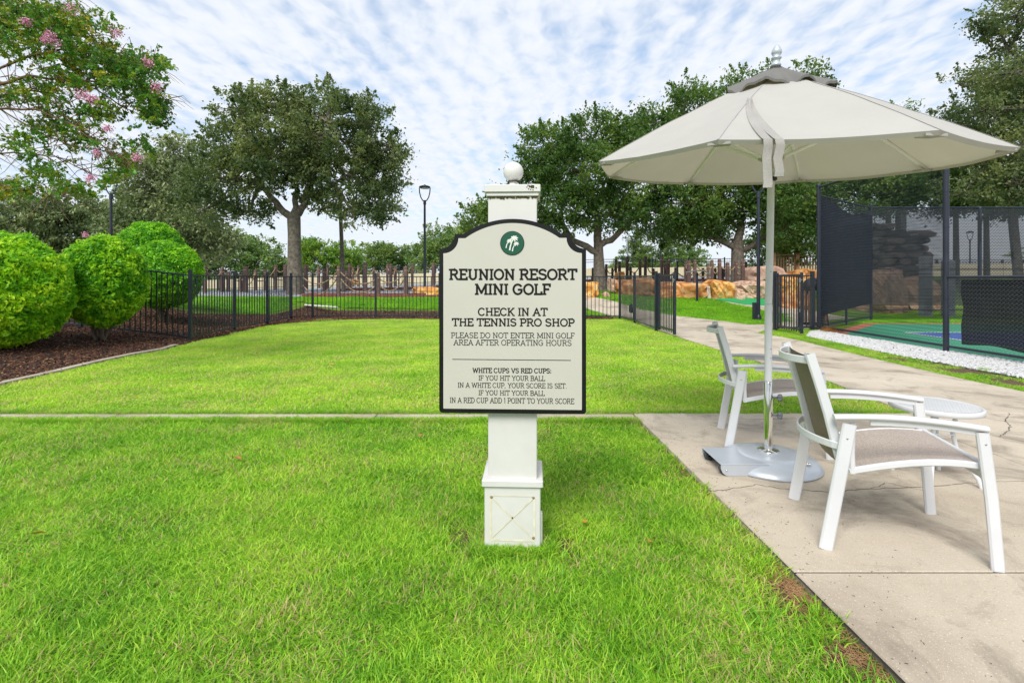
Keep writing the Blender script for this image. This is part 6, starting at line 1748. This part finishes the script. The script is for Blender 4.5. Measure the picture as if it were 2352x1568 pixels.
# distant wood closing the horizon
Vs = []; Fs = []; vr = []; nb = 0
rr2 = np.random.default_rng(8)
bl = []
for x in np.arange(-150, 150, 4.5): bl.append((x, 110 + rr2.uniform(-6, 6), .4 + rr2.uniform(0, .6), rr2.uniform(3, 5), 3, rr2.uniform(1.4, 3.0)))
V, F, var, C = leaf_cloud(bl, 60000, .20, 1600, .7, 77, (.3, 1.0))
o = link('distant_wood', np_mesh('distant_wood', V, F, M['far_leaf'], {'var': var})); o['kind'] = 'stuff'

# ------------------------------------------------------------ clipped shrubs
def shrub(px, py, rx, ry, Y, zb_, n, size, mat, seed, label, depth=.9):
    k = Y / FPX; c = Vector(((px - CX) * k, Y, EYE + (HY - py) * k)); a = rx * k; b = ry * k
    rt = empty('clipped_shrub', (c.x, c.y, zb_), 0, label, 'shrub', 'clipped round shrubs in the mulch bed')
    r = np.random.default_rng(seed)
    d = r.normal(size=(n, 3)); d /= np.linalg.norm(d, axis=1)[:, None]
    rad = 1 - np.abs(r.normal(0, .07, n)); out_ = r.uniform(0, 1, n) < .05; rad[out_] += r.uniform(0, .06, out_.sum())
    lump = np.array([mnoise.noise(Vector(q) * 2.6 + Vector((seed, 0, 0))) for q in d]) * .065 + np.array([mnoise.noise(Vector(q) * 7.5 + Vector((seed, 3, 0))) for q in d]) * .045
    rad = rad * (1 + lump)
    dd = d.copy(); sq = np.where(dd[:, 2] < 0, .92, 1.0)
    P = np.stack([dd[:, 0] * a * rad, dd[:, 1] * a * depth * rad, dd[:, 2] * b * rad * sq], 1) + np.array(c)
    nrm = d * .7 + r.normal(size=(n, 3)) * .75; nrm[:, 2] += .35; nrm /= np.linalg.norm(nrm, axis=1)[:, None]
    t = r.normal(size=(n, 3)) + d * .5; t[:, 2] += .4; t -= nrm * (t * nrm).sum(1)[:, None]; t /= np.linalg.norm(t, axis=1)[:, None]
    bb = np.cross(nrm, t); s = size * r.uniform(.6, 1.35, n)[:, None]
    Vv = np.stack([P - t * s * .9, P - bb * s * .42 + nrm * s * .10, P + t * s, P + bb * s * .42 + nrm * s * .10], 1).reshape(-1, 3)
    base_ = np.arange(n)[:, None] * 4; F = np.concatenate([base_ + np.array([0, 1, 2]), base_ + np.array([0, 2, 3])], 0)
    pv = np.array([mnoise.noise(Vector(q) * 5 + Vector((0, seed, 2))) for q in d]) * .5 + .42
    var = np.repeat(np.clip(pv + r.normal(0, .22, n) + .25 * (rad > 1.0), 0, 1), 4)
    o = link('foliage', np_mesh('foliage', Vv - np.array(rt.location), F, M[mat], {'var': var}), rt); o['kind'] = 'stuff'
    mb = MB(); q_ = random.Random(seed)
    for s_ in range(9):
        e = c + Vector((q_.uniform(-.6, .6) * a, q_.uniform(-.6, .6) * a, -b * q_.uniform(.1, .55)))
        mb.tube(limb_path((c.x + q_.uniform(-.10, .10), c.y + q_.uniform(-.1, .1), zb_ - .05), e, (0, 0, .1), q_, 5), [.030, .026, .022, .018, .014, .01], 6)
    for s_ in range(160):
        v = Vector((q_.gauss(0, 1), q_.gauss(0, 1), q_.gauss(0, 1))).normalized(); e = c + Vector((v.x * a, v.y * a * depth, v.z * b)) * q_.uniform(.75, .97)
        mb.tube([c + Vector((v.x * a, v.y * a, v.z * b)) * .2, e], [.009, .003], 4, cap=False)
    o = mb.build('branches', M['twig'], rt, tuple(rt.location)); o['kind'] = 'stuff'
    return rt
zb = lambda px, Y: float(H((px - CX) * Y / FPX, Y))
shrub(-14, 672, 150, 138, 8.3, zb(-14, 8.3), 36000, .041, 'shrub_leaf', 1, 'largest yellow-green clipped shrub at the left edge of the photo')
shrub(236, 650, 90, 107, 9.6, zb(230, 9.6), 26000, .041, 'shrub_leaf_c', 2, 'bright green clipped shrub in front of the fence, second from the left edge')
shrub(378, 634, 80, 80, 12.4, zb(372, 12.4), 25000, .040, 'shrub_leaf_b', 3, 'clipped green shrub just behind the fence, rightmost of the group')
shrub(347, 585, 72, 76, 14.3, zb(343, 14.3), 23000, .042, 'shrub_leaf_b', 4, 'rearmost clipped green shrub showing above the others')

# ------------------------------------------------------------ crape myrtle reaching in from the left
Yc = 6.6; cm = empty('crape_myrtle', (W(-330, 700, Yc).x, Yc, .05), 0, 'flowering crape myrtle reaching in from the top left with pink blossom clusters', 'tree')
c0 = tuple(cm.location)
def C3(x, y, dy=0): 
    p = W(x, y, Yc + dy); return Vector((p.x, Yc + dy, p.z))
mb = MB(); mb.tube([Vector(c0) - Vector((0, 0, .1)), C3(-310, 500), C3(-250, 330)], [.10, .085, .07], 10); mb.build('trunk', M['crape_bark'], cm, c0)
rc = random.Random(12)
LB = [([(-250, 330), (-80, 220), (0, 192), (70, 175), (150, 185), (220, 205), (290, 250)], .030), ([(-250, 330), (-100, 275), (0, 222), (60, 205), (120, 215), (190, 260)], .022), ([(-270, 380), (-120, 290), (0, 250), (90, 252), (170, 290), (240, 340)], .022),
      ([(-250, 330), (-120, 130), (0, 70), (90, 40), (180, 60), (240, 110)], .026), ([(-100, 200), (60, 130), (170, 110), (270, 140), (350, 150)], .018), ([(150, 185), (260, 190), (330, 200), (368, 240)], .012),
      ([(-270, 400), (-100, 360), (30, 350), (130, 360), (210, 400)], .016), ([(0, 250), (80, 300), (150, 330), (240, 345), (290, 385)], .010), ([(-250, 330), (-100, 20), (60, -40), (170, 0)], .02), ([(-200, 420), (-60, 420), (40, 440), (140, 450)], .010)]
tips = []
mbb = MB()
for pts_, r0 in LB:
    dy = rc.uniform(-.7, .7)
    p = [C3(x, y, dy * i / len(pts_)) for i, (x, y) in enumerate(pts_)]
    fine = []
    for i in range(len(p) - 1):
        for q in range(4): 
            f = q / 4; fine.append(p[i].lerp(p[i + 1], f) + Vector((rc.uniform(-1, 1), rc.uniform(-1, 1), rc.uniform(-1, 1))) * .008)
    fine.append(p[-1]); n = len(fine)
    mb = MB(); mb.tube(fine, [r0 * (1 - .8 * i / n) for i in range(n)], 7); mb.build('limb', M['crape_bark'], cm, c0)
    for i in range(5, n):
        for q in range(4):
            L = rc.uniform(.12, .36); d = Vector((rc.uniform(-.2, 1), rc.uniform(-1, 1), rc.uniform(-.8, .8))).normalized()
            e = fine[i] + d * L; e2 = e + Vector((d.x * .12, d.y * .12, -.08))
            mbb.tube([fine[i], fine[i].lerp(e, .5) + Vector((0, 0, .03)), e, e2], [.006, .0045, .003, .0015], 4, cap=False); tips.append((fine[i], e)); tips.append((e, e2))
mbb.build('twigs', M['crape_bark'], cm, c0, kind='stuff')
reg = [(60, 30, 110, 45, 1.5), (170, 60, 80, 45, 1.3), (60, 100, 100, 40, 1.0), (200, 130, 90, 35, 1.2), (290, 150, 60, 30, 1.0), (345, 150, 35, 18, .5), (230, 180, 90, 24, .9), (330, 215, 40, 30, .8), (355, 260, 22, 28, .5), (150, 255, 90, 20, .28), (60, 220, 70, 25, .25),
       (140, 290, 60, 18, .4), (240, 255, 50, 25, .4), (200, 325, 70, 22, .36), (280, 370, 45, 16, .3), (60, 340, 70, 30, .28), (40, 300, 60, 30, .2), (100, 400, 60, 22, .3), (170, 430, 45, 14, .28), (40, 440, 60, 20, .4), (15, 40, 60, 50, .8), (110, 200, 80, 25, .3), (320, 330, 25, 12, .12), (250, 410, 25, 10, .15)]
wt = np.array([r_[4] for r_ in reg]); wt /= wt.sum(); rl2 = np.random.default_rng(31)
ncl = 1350; ci = rl2.choice(len(reg), ncl, p=wt); Rg = np.array(reg)
gxp = Rg[ci, 0] + rl2.normal(0, .55, ncl) * Rg[ci, 2]; gyp = Rg[ci, 1] + rl2.normal(0, .55, ncl) * Rg[ci, 3]; dyc = rl2.normal(0, .38, ncl)
ok_ = (gxp < 388) & ~((gyp < 0.78 * (gxp - 175) - 30)); gxp, gyp, dyc = gxp[ok_], gyp[ok_], dyc[ok_]
CC = np.array([C3(a, b, c) for a, b, c in zip(gxp, gyp, dyc)])
nl = 32000; li = rl2.integers(0, len(CC), nl)
# sprays: leaves in rows along a short twig
tw = rl2.normal(size=(len(CC), 3)); tw[:, 0] += .8; tw[:, 2] -= .3; tw /= np.linalg.norm(tw, axis=1)[:, None]
Pp = CC[li] + tw[li] * rl2.uniform(-.10, .12, nl)[:, None] + rl2.normal(0, .014, (nl, 3))
nrm = rl2.normal(size=(nl, 3)); nrm[:, 2] += .6; nrm /= np.linalg.norm(nrm, axis=1)[:, None]
t = rl2.normal(size=(nl, 3)); t -= nrm * (t * nrm).sum(1)[:, None]; t /= np.linalg.norm(t, axis=1)[:, None]; bb = np.cross(nrm, t); s = .024 * rl2.uniform(.55, 1.4, nl)[:, None]
Vv = np.stack([Pp - t * s, Pp - bb * s * .55 + nrm * s * .12, Pp + t * s, Pp + bb * s * .55 + nrm * s * .12], 1).reshape(-1, 3)
base_ = np.arange(nl)[:, None] * 4; Ff = np.concatenate([base_ + np.array([0, 1, 2]), base_ + np.array([0, 2, 3])], 0)
cvv = rl2.uniform(0, 1, len(CC)) ** 1.5; var = np.repeat(np.clip(cvv[li] * .8 + rl2.uniform(0, .25, nl), 0, 1), 4)
o = link('foliage', np_mesh('foliage', Vv - np.array(c0), Ff, M['crape_leaf'], {'var': var}), cm); o['kind'] = 'stuff'
mb = MB()
for c, tv in zip(CC, tw): mb.tube([c - tv * .14, c + tv * .12], [.0028, .0012], 4, cap=False)
mb.build('twigs', M['crape_bark'], cm, c0, kind='stuff')
for i, (x, y, rr_) in enumerate([(163, 18, 17), (113, 82, 12), (104, 92, 9), (125, 98, 14), (265, 75, 13), (340, 145, 12), (360, 200, 12), (190, 220, 14), (212, 228, 12), (246, 295, 10), (314, 362, 12), (208, 408, 12), (222, 352, 9), (196, 540, 10), (62, 50, 10)]):
    Yf_ = Yc if y < 500 else 9.0
    mb = MB(); c = C3(x, y, rc.uniform(-.9, -.6)) if y < 500 else W(x, y, 9.2)
    k = rr_ * Yc / FPX
    k *= .85
    for q in range(130):
        d = Vector((rc.gauss(0, .5), rc.gauss(0, .5), rc.gauss(0, .5))) * k
        p = c + d; s2 = rc.uniform(.006, .012); a = Vector((rc.gauss(0, 1), rc.gauss(0, 1), rc.gauss(0, 1))).normalized(); b = a.orthogonal().normalized(); e = a.cross(b)
        mb.add([p - b * s2, p - e * s2 + a * s2 * .4, p + b * s2, p + e * s2 + a * s2 * .4], [(0, 1, 2), (0, 2, 3)])
    mb.build('blossom', M['flower'], cm, c0)

# ------------------------------------------------------------ small things: fallen leaves, weeds, fence-foot grass
leaf_me = []
for i, mt in enumerate((M['dead_leaf'], M['gold_leaf'])):
    mb = MB(); mb.add([(-.022, 0, 0), (-.008, .010, .004), (.010, .009, .006), (.024, 0, .002), (.010, -.009, .006), (-.008, -.010, .003), (0, 0, -.001)], [(6, 0, 1), (6, 1, 2), (6, 2, 3), (6, 3, 4), (6, 4, 5), (6, 5, 0)])
    me = bpy.data.meshes.new('leaf'); me.from_pydata(mb.v, [], mb.f); me.materials.append(mt); leaf_me.append(me)
LV = [(6, 995, 1, .0, 'yellow leaf in the near grass at the left edge'), (48, 1265, 1, 0, 'yellow leaf left of the worn streak in the near lawn'), (965, 996, 0, 0, 'dark curled leaf in the near lawn left of the sign'), (546, 1047, 0, 0, 'dark brown leaf in the near lawn, left of centre'),
      (798, 964, 0, 0, 'brown leaf beside the concrete strip left of the sign'), (1343, 1192, 1, 0, 'orange leaf in the grass right of the sign foot'), (1492, 1236, 1, 0, 'curled orange leaf in the grass between sign and patio edge'), (85, 1218, 1, 0, 'yellow leaf at the far left of the near lawn'),
      (497, 1076, 0, 0, 'small brown leaf above the worn streak'), (128, 1055, 0, 0, 'small brown leaf near the left end of the near lawn'), (590, 806, 0, 0, 'brown leaf on the upper lawn near the fence corner'), (436, 867, 0, 0, 'dark leaf on the upper lawn beside the bed edging'),
      (762, 831, 1, 0, 'orange leaf on the upper lawn left of the sign'), (1090, 843, 0, 0, 'brown leaf on the upper lawn hidden low behind the sign'), (1600, 792, 0, 0, 'dark leaf on the upper lawn near the path'), (1420, 838, 0, 0, 'brown leaf on the upper lawn right of the sign')]
for x, y, m_, z, lab in LV:
    p = G(x, y, .035); o = link('fallen_leaf', leaf_me[m_], None, (p.x, p.y, .022 if y > 940 else .004)); o.rotation_euler = (rnd.uniform(-.6, .6), rnd.uniform(-.5, .5), rnd.uniform(0, 6)); k = rnd.uniform(1.0, 1.5); o.scale = (k, k, k)
    tag(o, lab, 'leaf', 'fallen leaves on the lawn')
def tuft(loc, n, h, spread, mat, label, name='grass_tuft', seed=1, wid=.006):
    v, f, var = blade_set(n, spread * .35, h * .5, h, wid, 1.0, seed, 1.0)
    o = link(name, np_mesh(name, v, f, mat, {'var': var}), None, loc); tag(o, label, 'grass tuft'); return o
p = G(1640, 1330); tuft((p.x, p.y, -.03), 200, .075, .16, M['blade_near'], 'taller bright grass tuft between the sign and the patio edge', seed=3)
p = G(1720, 1425); tuft((p.x, p.y, -.03), 90, .07, .2, M['blade_near'], 'coarse broad-leaved grass tuft near the patio edge, nearest the camera', seed=4, wid=.009)
p = G(2262, 848); tuft((p.x, p.y, -.03), 160, .07, .18, M['blade_near'], 'bright green tuft in the bare strip beside the white gravel', seed=5)
mb = MB(); q_ = random.Random(3)
for k in range(260):
    a = q_.uniform(0, 6.28); r_ = q_.uniform(0, .22); x, y = 7.55 + r_ * math.cos(a) + .05, 11.9 + 1.4 * r_ * math.sin(a)
    e = Vector((x + q_.uniform(-.12, .12), y + q_.uniform(-.12, .12), q_.uniform(.03, .14))); mb.tube([(x, y, .01), e], [.003, .001], 3, cap=False)
o = mb.build('dry_grass_tuft', M['dead_leaf'], None, (7.55, 11.9, 0)); o.location = (7.55, 11.9, 0); tag(o, 'dry brown grass tuft at the foot of the chain-link corner post', 'grass tuft')
# clippings and bare soil along the patio edge
mb = MB()
for k in range(1700):
    y = q_.choice([q_.gauss(2.05, .13), q_.gauss(1.68, .10), q_.gauss(2.05, .13), q_.gauss(2.9, .5)]); x = PX0(y) - .012 - abs(q_.gauss(0, .08)); a = q_.uniform(0, 6.28); L = q_.uniform(.01, .035)
    mb.tube([(x, y, -.022), (x + L * math.cos(a), y + L * math.sin(a), q_.uniform(-.024, -.006))], [.0014, .001], 3, cap=False)
mb.build('dry_clippings', M['chip_tan'], None, kind='stuff')

def crack(px, w, label=None):
    pts = []
    q = random.Random(len(px))
    for (x0, y0), (x1, y1) in zip(px[:-1], px[1:]):
        for i in range(8):
            f = i / 8; p = G(x0 + (x1 - x0) * f, y0 + (y1 - y0) * f); pts.append(Vector((p.x + q.gauss(0, .006), p.y + q.gauss(0, .006), .0012)))
    mb = MB(); vs_ = []
    for i, p in enumerate(pts):
        t = (pts[min(i + 1, len(pts) - 1)] - pts[max(0, i - 1)]).normalized(); nn = Vector((-t.y, t.x, 0)) * w * q.uniform(.3, 1.1); vs_ += [p + nn, p - nn]
    mb.add(vs_, [(2 * i, 2 * i + 1, 2 * i + 3, 2 * i + 2) for i in range(len(pts) - 1)])
    o = mb.build('crack', M['crack'], patio); return o
M['crack'] = pmat('crack', (0.06, 0.048, 0.036), (0.14, 0.115, 0.09), 60, 1.0)
crack([(1570, 1128), (1650, 1126), (1740, 1113), (1800, 1122), (1900, 1130), (2000, 1122), (2140, 1118), (2230, 1108), (2352, 1103), (2420, 1106)], .0035)
crack([(2000, 1122), (2040, 1108), (2090, 1120), (2150, 1130)], .0025)
crack([(2316, 948), (2310, 966), (2322, 982), (2308, 996), (2290, 1004)], .005)
mb = MB(); q_ = random.Random(21)
for k in range(520):
    x = q_.uniform(1.2, 5.5); y = q_.uniform(1.5, 9.5)
    if q_.random() < .5: x = PX0(y) + abs(q_.gauss(0, .25)) + .01; y = q_.uniform(1.5, 4.5)
    a = q_.uniform(0, 6.28); L = q_.uniform(.003, .012)
    if y > 4.6 and not (3.9 < x < 5.6): continue
    mb.tube([(x, y, .002), (x + L * math.cos(a), y + L * math.sin(a), .003)], [.0011, .0007], 3, cap=False)
mb.build('leaf_litter', M['chip_dark'], None, kind='stuff')
